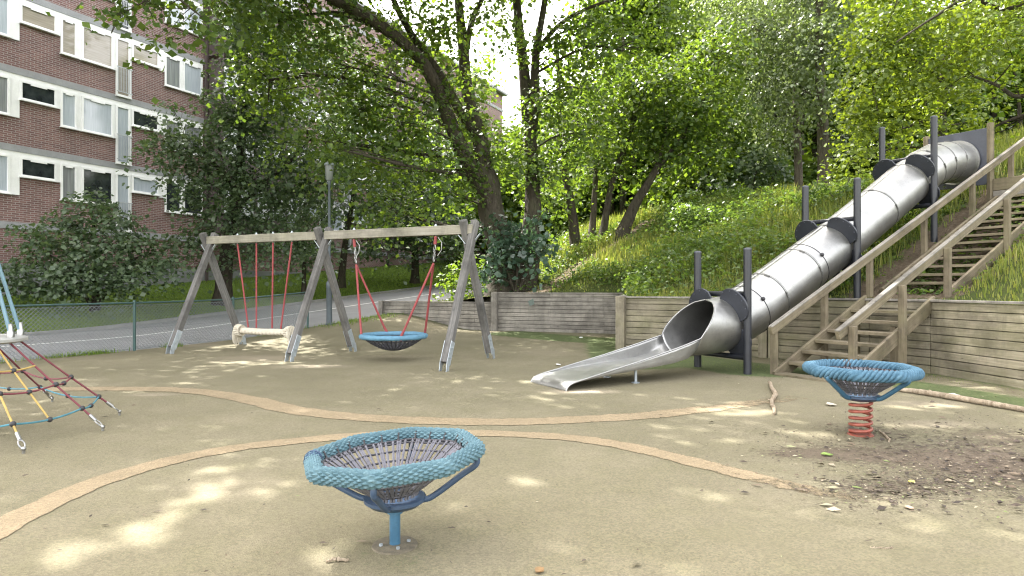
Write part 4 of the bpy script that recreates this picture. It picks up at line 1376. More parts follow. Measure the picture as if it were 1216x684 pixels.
# ------------------------------------------------------------------ wooden stairs
Q0 = V(P0[0], P0[1], 0)
SLP = 0.46
W = 1.12
UD = nrm(A3 + V(0, 0, SLP))
t = thing('wooden_staircase', 'weathered wooden outdoor staircase with open treads and two handrails climbing the hill', 'staircase', Q0)
rise = 0.155
i = 0
while True:
    z = 0.10 + rise * i
    l = z / SLP - 0.05
    if i < 7:
        z, l = 0.045 + 0.162 * i, 0.335 * i - 0.045
    elif l < 2.95:
        i += 1
        continue
    if l > 9.6:
        break
    if True:
        w0, w1 = 0.02, W - 0.02
        c_ = Q0 + A3 * (l + 0.12) + B3 * (W / 2) + V(0, 0, z - 0.025 + rng.uniform(-.004, .004))
        MB().box(c_, B3 * (W / 2 - 0.03), A3 * 0.135, V(0, 0, 0.024)).build('tread', M['brown_wood'], t, bevel=0.005)
    i += 1
for m_ in (0.0, W):
    for l0, l1, k_, o_ in ((0.0, 2.47, 0.484, -0.03), (2.98, 9.7, SLP, -0.085)):
        a = Q0 + A3 * l0 + B3 * m_ + V(0, 0, k_ * l0 + o_); b = Q0 + A3 * l1 + B3 * m_ + V(0, 0, k_ * l1 + o_)
        MB().beam(a, b, 0.05, 0.21).build('stringer', M['brown_wood'], t, bevel=0.005)
for m_, sgn, ls in ((-0.07, 1, (0.06, 1.36, 2.68, 4.5, 6.38, 8.1)), (W + 0.07, -1, (0.13, 1.4, 2.73, 4.79, 6.6, 8.3))):
    for l in ls:
        p = Q0 + A3 * l + B3 * m_
        gz = min(ground_z(p[0], p[1]), SLP * l - 0.1) if l > 2.6 else 0.0
        MB().beam(p + V(0, 0, gz - 0.1), p + V(0, 0, SLP * l + 0.78), 0.09, 0.09, up=(AX[0], AX[1], 0)).build('post', M['brown_wood'], t, bevel=0.006)
    a = Q0 + A3 * -0.12 + B3 * (m_ + sgn * 0.075) + V(0, 0, SLP * -0.12 + 0.76); b = Q0 + A3 * 9.7 + B3 * (m_ + sgn * 0.075) + V(0, 0, SLP * 9.7 + 0.76)
    MB().beam(a, b, 0.055, 0.125).build('handrail', M['brown_wood'], t, bevel=0.006)
    MB().beam(a + V(0, 0, 0.075) - UD * .01, b + V(0, 0, 0.075), 0.08, 0.02).build('rail_cap', M['grey_wood'], t, bevel=0.004)
# short legs under the lower flight
for m_ in (0.25, W - 0.25):
    p = Q0 + A3 * 1.75 + B3 * m_
    MB().beam(p + V(0, 0, -.05), p + V(0, 0, SLP * 1.75 - 0.04), 0.09, 0.09, up=(AX[0], AX[1], 0)).build('prop_leg', M['brown_wood'], t, bevel=0.005)

# ------------------------------------------------------------------ sticks and litter on the ground
def stick(label, pxs, r, name='stick', twigs=(), z0=None):
    pts = []
    for k, (x, y) in enumerate(pxs):
        p = G(x, y); pts.append(p)
    pts = np.array(pts); pts[:, 2] = np.interp(np.linspace(0, 1, len(pts)), np.linspace(0, 1, len(r)), r) + 0.012
    sm_ = smooth_path(pts, 30)
    sm_ += np.column_stack([rng.normal(0, 0.004, 30), rng.normal(0, 0.004, 30), np.abs(rng.normal(0, 0.003, 30))])
    rr_ = np.interp(np.linspace(0, 1, 30), np.linspace(0, 1, len(r)), r)
    mb = MB().tube(sm_, rr_, 8)
    for f, dx, dy, dz, ln in twigs:
        q = sm_[int(f * 29)]
        mb.tube([q, q + V(dx, dy, dz) * ln * 0.5, q + V(dx, dy, dz * .8) * ln], [rr_[int(f * 29)] * .6, rr_[int(f * 29)] * .4, 0.003], 6)
    o = mb.build(name, M['stick'], None, smooth=True)
    return tag(o, label, 'stick')


stick('crooked pale stick lying in front of the foot of the stairs', [(914, 457), (917, 465), (921, 473), (916, 480), (919, 488), (920, 495)], [0.022, 0.026, 0.03, 0.022, 0.02, 0.014], twigs=((0.45, .5, .3, .1, 0.12), (.6, -.4, .2, .2, .1)))
stick('long dead branch lying along the foot of the right wall', [(1066, 466), (1095, 470), (1130, 476), (1170, 483), (1216, 491), (1260, 499)], [0.026, 0.034, 0.036, 0.034, 0.03, 0.026], twigs=((0.3, .1, .6, .3, .15), (.5, .6, -.3, .2, .12)))
stick('short bent twig lying beside the red spring', [(1044, 514), (1050, 519), (1055, 524), (1056, 527)], [0.008, 0.011, 0.01, 0.007])
stick('small flat dark stick on the rubber in front of the bowl on a post', [(388, 671), (400, 669.5), (413, 670)], [0.005, 0.009, 0.006], name='stick')
stick('thin dry twig lying in the dirt right of centre', [(1034, 654), (1046, 655), (1060, 655)], [0.003, 0.004, 0.003])


def flat_piece(name, label, cat, px, py, s, col, z=0.016):
    c_ = G(px, py); k = int(rng.integers(6, 9)); a0 = rng.random() * 6
    th_ = [a0 + 6.283 * j / k for j in range(k)]
    up = [c_ + V(math.cos(a) * s * rng.uniform(.6, 1.1), math.sin(a) * s * rng.uniform(.6, 1.1), z + rng.uniform(0.0, 0.3) * s) for a in th_]
    mb = MB().prism(up, V(0, 0, 0.006 + 0.08 * s))
    o = mb.build(name, plain(label[:40], col, 0.7, 0, 0.3, 25), None, bevel=0.003)
    return tag(o, label, cat)


flat_piece('crumpled_wrapper', 'crumpled pale wrapper with reddish tint lying on the bare rubber at right', 'litter', 1080, 607, 0.035, (0.5, 0.36, 0.26))
flat_piece('green_leaf', 'fresh green fallen leaf near the red spring', 'leaf', 982, 543, 0.045, (0.16, 0.24, 0.05))
flat_piece('yellow_leaf', 'yellowish fallen leaf on the dirt patch', 'leaf', 1083, 576, 0.03, (0.42, 0.38, 0.1))
flat_piece('pale_chip', 'flat pale chip lying near the foot of the stairs', 'litter', 986, 483, 0.07, (0.45, 0.4, 0.33))
flat_piece('pale_stone', 'pale stone lying on the moss below the right wall', 'stone', 1133, 472, 0.07, (0.42, 0.41, 0.39), 0.02)
flat_piece('white_stone', 'white stone on the rubber left of the steel chute', 'stone', 663, 435, 0.055, (0.6, 0.6, 0.58), 0.02)
flat_piece('paper_scrap', 'white paper scrap on the moss at the foot of the shaded wall', 'litter', 713, 396, 0.07, (0.65, 0.66, 0.66), 0.02)
flat_piece('paper_scrap', 'pale paper scrap on the moss nearer the slide', 'litter', 690, 402, 0.06, (0.6, 0.62, 0.6), 0.02)
flat_piece('brown_leaf', 'brown fallen leaf on the lowest stretch of rubber in front', 'leaf', 640, 682, 0.03, (0.2, 0.12, 0.05))

# loose bits: countless crumbs of bark, twigs and leaves
def litter():
    vs, fs = [], []
    n = 0
    for (px, py, sx_, sy_, cnt) in ((1130, 545, 85, 28, 3000), (1030, 512, 25, 8, 200), (1060, 582, 60, 12, 1100), (1190, 570, 40, 22, 1000), (950, 530, 60, 14, 420), (800, 600, 420, 60, 170), (500, 480, 400, 50, 110), (1120, 470, 80, 9, 170), (700, 405, 60, 9, 120), (930, 448, 40, 5, 60), (250, 620, 200, 40, 60)):
        for _ in range(cnt):
            x, y = px + rng.normal() * sx_, py + rng.normal() * sy_
            if y < 392 or y > 720 or x > 1320:
                continue
            p = G(x, y)
            if in_hill(p[0], p[1]) or sq(p[0], p[1])[1] > 13.4:
                continue
            a = rng.random() * 6.28; L_ = rng.uniform(0.005, 0.017) * (1 + 1.8 * (rng.random() < 0.09)); w_ = L_ * rng.uniform(0.18, 0.5)
            d = V(math.cos(a), math.sin(a), rng.uniform(-.1, .25)); s_ = V(-math.sin(a), math.cos(a), rng.uniform(-.3, .3))
            z = V(0, 0, 0.02 + rng.random() * 0.008)
            q = p + z
            vs += [q - d * L_, q - s_ * w_, q + d * L_, q + s_ * w_ + V(0, 0, w_ * .5), ]
            fs.append((n, n + 1, n + 2, n + 3)); n += 4
    m, nt, bs, out = new_mat('leaf and bark crumbs')
    nt.links.new(ramp(nt, island(nt), [(0.0, (0.03, 0.022, 0.016)), (0.6, (0.07, 0.05, 0.036)), (0.88, (0.16, 0.12, 0.08)), (0.93, (0.36, 0.31, 0.22)), (1.0, (0.12, 0.17, 0.04))]), bs.inputs['Base Color'])
    bs.inputs['Roughness'].default_value = 0.85
    tag(fast_mesh('ground_litter', np.array(vs), np.array(fs), m, smooth=False), 'scattered dark bark and leaf crumbs on the rubber', 'litter', kind='stuff')


litter()
# ------------------------------------------------------------------ light direction
SUN = nrm(V(-0.42, 0.50, 0.85))                   # towards the sun: ahead and to the left of the viewer

# sun patches on the ground, made by leaving out leaves in the sun's way: (x, y, radius along the ray's foot)
GAPS = []
def gap(px, py, rx, ry):
    g = G(px, py); GAPS.append((g[0], g[1], rx, ry))


def gap_mask(Pt):
    """True for leaves that stand in one of the sun holes"""
    k = Pt[:, 2] / SUN[2]
    x = Pt[:, 0] - SUN[0] * k; y = Pt[:, 1] - SUN[1] * k
    m_ = np.zeros(len(Pt), bool)
    for gx_, gy_, rx, ry in GAPS:
        e = ((x - gx_) / rx) ** 2 + ((y - gy_) / ry) ** 2
        m_ |= e < 1 + 0.5 * np.sin(x * 17 + y * 11) * np.sin(x * 7 - y * 13)
    return m_


for g_ in ((262, 582, .24, .3), (225, 600, .16, .2), (150, 640, .24, .24), (90, 655, .2, .2), (395, 652, .17, .16), (250, 565, .14, .22), (305, 590, .14, .16), (200, 622, .16, .16), (620, 572, .26, .2), (560, 600, .16, .14), (840, 590, .25, .14), (310, 431, 1.0, .35), (370, 436, .6, .3), (1110, 507, .5, .14), (1090, 484, .55, .16), (690, 466, .3, .15), (1190, 520, .3, .15), (640, 455, .3, .2)):
    gap(*g_)

# ------------------------------------------------------------------ leaves
def leaf_quads(c, n, L_, W_, sag=0.25):
    """c (N,3) centres, n (N,3) normals -> kite-shaped leaves folded along the midrib"""
    N_ = len(c)
    r = rng.normal(size=(N_, 3))
    d = r - n * np.sum(r * n, 1, keepdims=True)
    d /= np.linalg.norm(d, axis=1, keepdims=True) + 1e-9
    d[:, 2] -= sag
    d /= np.linalg.norm(d, axis=1, keepdims=True) + 1e-9
    s = np.cross(n, d)
    s /= np.linalg.norm(s, axis=1, keepdims=True) + 1e-9
    f = rng.uniform(0.45, 1.4, (N_, 1))
    L_, W_ = L_ * f, W_ * f
    up = np.cross(d, s)
    v = np.stack([c - d * L_ * 0.5, c + s * W_ * 0.5 + d * L_ * 0.06 + up * W_ * 0.12, c + d * L_ * 0.5, c - s * W_ * 0.5 + d * L_ * 0.06 + up * W_ * 0.12], 1)
    return v.reshape(-1, 3)


def rnd_dir(n):
    v = rng.normal(size=(n, 3))
    return v / np.linalg.norm(v, axis=1, keepdims=True)


def cluster_points(c, r, nsp, per, spread, hollow=2.6, flat=0.25):
    """sprays of leaves spread through an ellipsoid, denser to its skin"""
    d = rnd_dir(nsp)
    rad = rng.random(nsp) ** (1 / hollow)
    sc_ = c + d * rad[:, None] * r
    out_, nor = [], []
    tilt = d * 0.55 + np.array([0, 0, 0.8]) + rng.normal(size=(nsp, 3)) * 0.25
    tilt /= np.linalg.norm(tilt, axis=1, keepdims=True)
    a = rng.normal(size=(nsp, per, 3)) * spread
    t_ = tilt[:, None, :]
    h = np.sum(a * t_, 2, keepdims=True)
    a = a - t_ * h * (1 - flat)
    rr = np.linalg.norm(a, axis=2, keepdims=True)
    a[..., 2:3] -= 0.35 * rr ** 2 / max(spread, .1)
    pts = (sc_[:, None, :] + a).reshape(-1, 3)
    nn_ = (t_ + rng.normal(size=(nsp, per, 3)) * 0.42).reshape(-1, 3)
    nn_ /= np.linalg.norm(nn_, axis=1, keepdims=True)
    return pts, nn_, sc_


def crown_mesh(name, clusters, leaf, mat, parent, per=16, spread=0.34, lai=2.6, sag=0.25, gaps=True, wl=0.86):
    ps, ns = [], []
    tips = []
    for c, r, dens in clusters:
        area = math.pi * math.sqrt((r[0] ** 2 + r[1] ** 2) / 2) * r[2]
        nl = lai * dens * area / (leaf * leaf * wl * 0.5)
        nsp = max(3, int(nl / per))
        p, n, s_ = cluster_points(np.asarray(c), np.asarray(r), nsp, per, spread)
        ps.append(p); ns.append(n); tips.append(s_[: max(3, min(9, nsp // 8))])
    p = np.concatenate(ps); n = np.concatenate(ns)
    ok = p[:, 2] > 0.1
    if gaps and GAPS:
        ok &= ~(gap_mask(p) & (rng.random(len(p)) < 0.86))
    p, n = p[ok], n[ok]
    v = leaf_quads(p, n, leaf, leaf * wl, sag)
    base = np.array(parent['_base'])
    o = fast_mesh(name, v - base, np.arange(len(v)).reshape(-1, 4), mat, smooth=False)
    o.parent = parent
    global n_leaves
    n_leaves += len(p)
    return o, tips


n_leaves = 0


def nearest_on(paths, q):
    best = None
    for pth, rad in paths:
        dz = q[2] - pth[:, 2]
        dd = np.linalg.norm(pth - q, axis=1) + np.where(dz < 0.3, 3.0, 0)
        i = int(np.argmin(dd))
        if best is None or dd[i] < best[0]:
            best = (dd[i], pth[i], rad[i])
    return best[1], best[2]


def tree(label, stems, clusters, leaf, lm, bm, name='tree', cat='tree', per=16, spread=0.34, lai=2.6, group='trees', base=None, branches=True, sag=0.25, wl=0.86, flare=True, gaps=True, crown='crown'):
    """stems: list of (path points, r0, r1); clusters: (centre, radii, density)"""
    b = np.asarray(stems[0][0][0], float) if base is None else np.asarray(base, float)
    t = thing(name, label, cat, b, group)
    o, tips = crown_mesh(crown, clusters, leaf, M[lm], t, per, spread, lai, sag, gaps, wl)
    mb = MB(); paths = []
    for k, (pth, r0, r1) in enumerate(stems):
        n_ = 34
        sp_ = smooth_path(np.asarray(pth, float), n_)
        sp_ += np.column_stack([np.sin(np.linspace(0, 9, n_) + k) * 0.04, np.cos(np.linspace(0, 11, n_) + k) * 0.04, np.zeros(n_)]) * (r0 / 0.3)
        rr = np.linspace(r0, r1, n_) ** 1.0
        if k == 0 and flare:
            rr = rr * (1 + 0.55 * np.exp(-np.linspace(0, 14, n_)))
            sp_[0, 2] -= 0.3
        mb.tube(sp_, rr, 14, disp=lambda u, v: 1 + 0.06 * np.sin(v * 3 + u * 1.7) + 0.05 * np.sin(v * 5 - u * 2.3) + 0.03 * np.sin(v * 9 + u * 5))
        paths.append((sp_, rr))
    if branches:
        for (c, r, dens), tp in zip(clusters, tips):
            c = np.asarray(c, float)
            q, rq = nearest_on(paths, c)
            L_ = np.linalg.norm(c - q)
            if L_ > 9:
                continue
            r0 = min(rq * 0.5, 0.016 + 0.012 * L_)
            mid = (q + c) / 2 + rng.normal(size=3) * 0.1 * L_ + V(0, 0, 0.08 * L_)
            bp = smooth_path([q, mid, c], 9)
            mb.tube(bp, np.linspace(r0, r0 * 0.45, 9), 7, cap=False)
            for s_ in tp:
                j = int(rng.integers(3, 9))
                m2 = (bp[j] + s_) / 2 + rng.normal(size=3) * 0.12
                mb.tube(smooth_path([bp[j], m2, s_], 6), np.linspace(r0 * 0.4, 0.006, 6), 5, cap=False)
    mb.build('trunk' if cat == 'tree' else 'stems', M[bm], t, smooth=True)
    return t


def K(px, py, d, rx, ry, rd, dens=1.0):
    """crown clump given by where it stands: direction, distance, half-sizes in metres derived from the distance"""
    return (P(px, py, d), (rx * d / F, rd, ry * d / F), dens)


def PP(*a):
    return [P(*x) for x in a]


def on_hill(px, d):
    x = (px - CX) / F * d
    return V(x, d, ground_z(x, d))


# 1 big leaning maple
b = on_hill(597, 21.4)
t1 = tree('big dark maple with forked trunk and one long limb leaning far over the swings',
     [([b, P(594, 290, 21.4), P(583, 240, 21.4), P(572, 205, 21.3)], 0.50, 0.36),
      ([P(576, 217, 21.3), P(569, 165, 21.4), P(556, 105, 21.5), P(549, 50, 21.6), P(543, -10, 21.7), P(538, -150, 22)], 0.30, 0.09),
      ([P(574, 225, 21.3), P(558, 200, 21.1), P(539, 153, 20.8), P(517, 99, 20.4), P(496, 67, 20.0), P(452, 32, 19.2), P(405, 6, 18.3), P(330, -40, 17), P(240, -80, 15.5)], 0.29, 0.08),
      ([P(566, 160, 21.4), P(546, 130, 21.2), P(519, 84, 20.8), P(498, 56, 20.6), P(470, 5, 20.3), P(440, -80, 20)], 0.19, 0.07),
      ([P(552, 75, 21.5), P(560, 25, 21.5), P(574, -5, 21.4), P(600, -80, 21)], 0.12, 0.05)],
     [K(400, 176, 18.3, 26, 13, .5, .8), K(465, 70, 20, 40, 35, 1.2, .9), K(470, 145, 20.2, 45, 35, 1.2, .9), K(545, 195, 20.8, 35, 30, 1.0, .9), K(425, 130, 19.8, 40, 35, 1.2, .9), K(505, 125, 20.4, 35, 30, 1.1, .8), K(590, 170, 21.3, 30, 30, 1, .8), K(330, 25, 18, 55, 40, 1.3, 1.0), K(400, 75, 19, 50, 35, 1.3, .85), K(320, 95, 19.5, 50, 40, 1.2, .9), K(450, 110, 20, 45, 30, 1.3, .7), K(430, 185, 20.5, 55, 38, 1.2, .9), K(365, 165, 20, 50, 40, 1.2, .7),
      K(500, 180, 20.5, 45, 35, 1.2, .9), K(520, 30, 20, 40, 35, 1.3, .7), K(480, 20, 20, 40, 30, 1.2, .7), K(395, 20, 18.5, 50, 28, 1.2, .8), K(560, 150, 21, 30, 30, 1.0, .7), K(520, 230, 20.6, 50, 28, 1.0, .8), K(460, 250, 21, 45, 30, 1.0, .7), K(585, 20, 21, 30, 30, 1.2, .6), K(545, 90, 20.4, 30, 25, 1, .5),
      K(260, -20, 16, 70, 40, 1.6, .9), K(360, -60, 18, 90, 45, 2.2, .9), K(480, -70, 20, 90, 55, 2.4, .9), K(580, -60, 21, 60, 50, 2.2, .7), K(420, -150, 19, 120, 50, 2.8, .9), K(540, -170, 22, 100, 60, 3, .9), K(250, -100, 15.5, 90, 50, 2.4, .9), K(500, -260, 21, 110, 50, 3, .9)],
     0.155, 'leaf_maple', 'bark_dark', lai=2.8)

# 2 upright pair of stems beside it
b = on_hill(622, 22.2)
tree('upright twin stemmed maple just right of the big leaning forked maple',
     [([b, P(630, 270, 22.2), P(633, 235, 22.2), P(630, 158, 22.2), P(622, 80, 22.3), P(612, 0, 22.4), P(605, -130, 22.5)], 0.36, 0.1),
      ([P(630, 165, 22.2), P(635, 110, 22.1), P(638, 60, 22.0), P(646, 0, 22), P(668, -120, 22)], 0.2, 0.07),
      ([P(638, 60, 22.0), P(670, 25, 21.6), P(720, 2, 21.2), P(790, -10, 20.8)], 0.09, 0.03)],
     [K(660, 60, 21.5, 35, 35, 1.2, .75), K(645, 130, 21.5, 30, 38, 1.0, .85), K(615, 190, 21.7, 30, 30, .9, .8), K(700, 30, 21.2, 45, 28, 1.2, .7), K(690, 105, 21.6, 40, 32, 1.2, .75), K(740, 60, 21, 50, 35, 1.2, .75), K(700, 160, 21.8, 45, 32, 1.2, .8), K(655, 200, 21.8, 30, 26, 1, .8), K(790, 20, 20.8, 45, 30, 1.2, .8), K(610, 60, 21.5, 20, 30, .9, .4),
      K(640, -50, 22, 60, 45, 2, .7), K(740, -50, 21.5, 80, 45, 2.2, .8), K(640, -150, 22, 90, 55, 2.6, .8), K(760, -150, 22, 90, 55, 2.6, .8), K(690, -250, 22, 90, 50, 3, .8)],
     0.15, 'leaf_maple', 'bark_dark', lai=3.0)

# 3 leafy bush round the foot of the trunks
b = on_hill(612, 20.75)
tree('dark blue green bush growing round the foot of the two maples above the shaded wall',
     [([b, P(615, 310, 20.7), P(618, 270, 20.6)], 0.05, 0.02), ([b, P(595, 300, 20.7), P(585, 280, 20.5)], 0.04, 0.02), ([b, P(635, 310, 20.6), P(645, 290, 20.5)], 0.04, 0.02)],
     [K(608, 268, 20.5, 30, 24, .7, 1.2), K(625, 290, 20.3, 32, 24, .7, 1.2), K(600, 300, 20.4, 24, 22, .6, 1.1), K(638, 268, 20.6, 22, 18, .6, 1), K(650, 290, 20.6, 14, 14, .4, .8), K(590, 325, 20.5, 18, 16, .4, .9)],
     0.2, 'leaf_bluish', 'bark_dark', name='bush', cat='bush', group='bushes', flare=False)

# 4 dense tree by the building
def on_lawn(px, d):
    x = (px - CX) / F * d
    return V(x, d, float(h_left(x, d)))


b = on_lawn(262, 25.0)
tree('dense dark tree before the brick building, its trunk behind the rope swing',
     [([b, P(268, 310, 25), P(276, 260, 25), P(286, 190, 24.8), P(290, 110, 24.6), P(300, 0, 24.5)], 0.3, 0.08), ([P(276, 255, 25), P(300, 230, 24.6), P(330, 205, 24.2), P(355, 180, 24)], 0.13, 0.04), ([P(280, 225, 25), P(250, 190, 24.5), P(220, 165, 24)], 0.1, 0.03)],
     [K(215, 175, 23.5, 45, 35, 1.4, 1.1), K(205, 128, 23.5, 20, 9, .6, .7), K(268, 125, 24, 30, 34, 1.3, 1.0), K(290, 165, 24, 45, 40, 1.5, 1.2), K(245, 215, 23.8, 45, 35, 1.4, 1.1), K(310, 225, 24, 45, 35, 1.4, 1.2), K(345, 190, 24.5, 35, 40, 1.3, 1.1), K(265, 265, 24, 45, 30, 1.3, 1.0), K(330, 275, 24.4, 40, 28, 1.2, 1.0), K(225, 290, 23.6, 32, 22, 1.0, .9), K(290, 300, 24.2, 30, 16, 1.0, .8),
      K(298, 75, 24, 36, 36, 1.4, 1.0), K(400, 130, 25, 30, 40, 1.4, .9), K(395, 60, 24.6, 35, 40, 1.4, .9), K(345, 55, 24.2, 40, 40, 1.5, 1), K(395, 190, 25.4, 25, 35, 1.1, .8), K(330, 120, 24.4, 40, 40, 1.4, 1.1), K(375, 225, 25, 22, 40, 1, 1.0), K(185, 165, 23, 22, 14, .7, .7), K(300, 20, 24.3, 50, 40, 1.6, 1), K(285, 35, 24, 24, 30, 1.1, .8), K(360, 290, 25, 25, 20, .9, .9),
      K(290, -50, 24.5, 70, 50, 2, .9), K(300, -130, 24.5, 60, 50, 2, .9)],
     0.16, 'leaf_dark', 'bark_dark', lai=2.9, spread=0.34)

# 5 broad bush under the windows
b = on_lawn(112, 21.9)
tree('broad dark green bush on the lawn below the brick building windows',
     [([b, P(114, 320, 21.8), P(112, 280, 21.8), P(108, 245, 21.8)], 0.12, 0.03), ([b, P(80, 320, 21.6), P(55, 300, 21.4)], 0.07, 0.02), ([b, P(150, 315, 21.6), P(180, 300, 21.4)], 0.07, 0.02)],
     [K(108, 240, 21.6, 30, 16, .9, 1), K(85, 265, 21.4, 32, 15, .9, 1.05), K(130, 262, 21.4, 38, 15, .9, 1.05), K(60, 290, 21.2, 36, 16, 1, 1.1), K(110, 290, 20.9, 50, 18, 1.1, 1.2), K(160, 288, 21.3, 35, 15, .9, 1.05), K(45, 318, 21, 34, 18, 1, 1.1), K(95, 320, 20.8, 45, 20, 1.1, 1.2), K(150, 318, 20.9, 45, 17, 1.1, 1.2), K(190, 312, 21.3, 24, 13, .8, 1), K(20, 338, 21.2, 30, 14, .9, 1), K(75, 343, 21, 40, 12, .9, 1), K(35, 272, 21.6, 20, 9, .7, .8), K(138, 338, 21, 40, 11, .8, .9)],
     0.15, 'leaf_dark', 'bark_dark', name='bush', cat='bush', group='bushes', lai=4.0, spread=0.26)

# 6, 7 trees beyond the road
b = on_lawn(492, 36)
tree('dark round crowned tree on the lawn, seen between the basket swing ropes',
     [([b, P(493, 305, 36), P(496, 270, 36), P(498, 200, 36)], 0.24, 0.08), ([P(495, 275, 36), P(470, 240, 35.6), P(450, 225, 35.4)], 0.1, 0.03), ([P(495, 270, 36), P(520, 240, 35.6), P(540, 225, 35.4)], 0.1, 0.03)],
     [K(470, 285, 35, 38, 18, 1.4, 1.1), K(520, 285, 35, 38, 18, 1.4, 1.1), K(495, 260, 34.6, 50, 24, 1.7, 1.2), K(455, 255, 35.2, 30, 28, 1.4, 1), K(535, 255, 35.2, 30, 28, 1.4, 1), K(490, 220, 35, 55, 32, 1.8, 1.2), K(440, 290, 35.3, 18, 12, .8, .8), K(545, 295, 35.3, 18, 12, .8, .8), K(500, 175, 35.5, 50, 35, 1.8, 1)],
     0.25, 'leaf_dark', 'bark_dark', per=14, spread=0.45)
b = on_lawn(404, 32)
tree('slender tree with slanting dark trunk just behind the street lamp',
     [([b, P(406, 320, 32), P(411, 285, 32), P(417, 250, 31.8), P(425, 190, 31.6), P(430, 100, 31.5)], 0.2, 0.06), ([P(414, 265, 32), P(440, 245, 31.6), P(470, 232, 31.2)], 0.08, 0.03)],
     [K(415, 210, 31, 38, 30, 1.4, .9), K(450, 235, 31, 35, 22, 1.3, .9), K(395, 255, 31.4, 22, 22, 1, .8), K(400, 165, 31.4, 35, 30, 1.5, .8), K(440, 285, 31.5, 22, 12, .8, .7), K(450, 180, 31.4, 40, 30, 1.5, .9), K(425, 120, 31.5, 45, 35, 1.7, .8)],
     0.22, 'leaf_dark', 'bark_dark', per=14, spread=0.4)
b = on_lawn(360, 29)
tree('young tree with loose leaves close to the brick wall, left of the street lamp',
     [([b, P(362, 300, 29), P(366, 250, 29), P(368, 200, 29)], 0.1, 0.04)],
     [K(365, 260, 28.6, 25, 25, 1, .8), K(350, 225, 28.6, 25, 25, 1, .9), K(385, 290, 28.8, 22, 18, .8, .8), K(340, 290, 28.5, 25, 18, .9, .9), K(370, 300, 28.3, 24, 13, .8, .8)],
     0.2, 'leaf_dark', 'bark_dark', per=14, spread=0.36)
b = on_lawn(548, 50)
tree('distant tree near the far end of the building, half hidden behind the leaning maple',
     [([b, P(548, 280, 50), P(550, 200, 50), P(552, 140, 50)], .25, .08)],
     [K(470, 190, 49, 45, 40, 3, 1.1), K(510, 90, 49, 40, 45, 3, 1), K(565, 90, 50, 25, 40, 2.5, .6), K(430, 120, 49, 40, 45, 3, 1), K(545, 270, 49, 40, 35, 2.5, 1.2), K(565, 210, 49, 35, 40, 2.5, 1), K(530, 190, 49, 35, 40, 2.5, .9), K(590, 270, 49, 35, 35, 2.5, .9), K(560, 150, 49.5, 25, 30, 2, .8), K(600, 225, 49, 25, 30, 2, .7), K(505, 150, 49, 30, 35, 2, .8)], 0.34, 'leaf_wood', 'bark_dark', per=14, spread=.6)
for lab, px, d, s_ in (('low bramble bush on the slope above the near slide posts', 835, 20.5, 1.0), ('leafy bush at the edge of the tall grass below the dark spreading bush', 870, 23.5, 1.2), ('bright weedy bush between slide and hillside maple', 1000, 17.6, .8)):
    b = on_hill(px, d)
    tree(lab, [([b, b + V(.1, 0, .5 * s_), b + V(.15, -.1, .9 * s_)], .02, .008), ([b, b + V(-.3, .1, .4 * s_), b + V(-.5, 0, .7 * s_)], .02, .008)],
         [(b + V(rng.normal() * .6 * s_, rng.normal() * .4 * s_, (0.35 + .35 * rng.random()) * s_), (.6 * s_, .5 * s_, .34 * s_), 1.0) for _ in range(6)], 0.11, 'weed' if s_ < 1.15 else 'leaf_wood', 'bark_mid', name='bush', cat='bush', group='bushes', per=14, spread=.22, flare=False, branches=False)
# light green bush by the road end
b = on_hill(548, 23.6)
tree('small yellow green bush beside the road end, left of the leaning maple',
     [([b, P(548, 335, 23.6), P(550, 318, 23.6)], 0.03, 0.012)],
     [K(545, 328, 23.4, 22, 15, .7, 1), K(560, 318, 23.5, 18, 18, .6, 1), K(535, 342, 23.5, 14, 9, .5, .8), K(566, 338, 23.3, 14, 12, .5, .9)],
     0.15, 'leaf_wood', 'bark_mid', name='bush', cat='bush', group='bushes', flare=False)

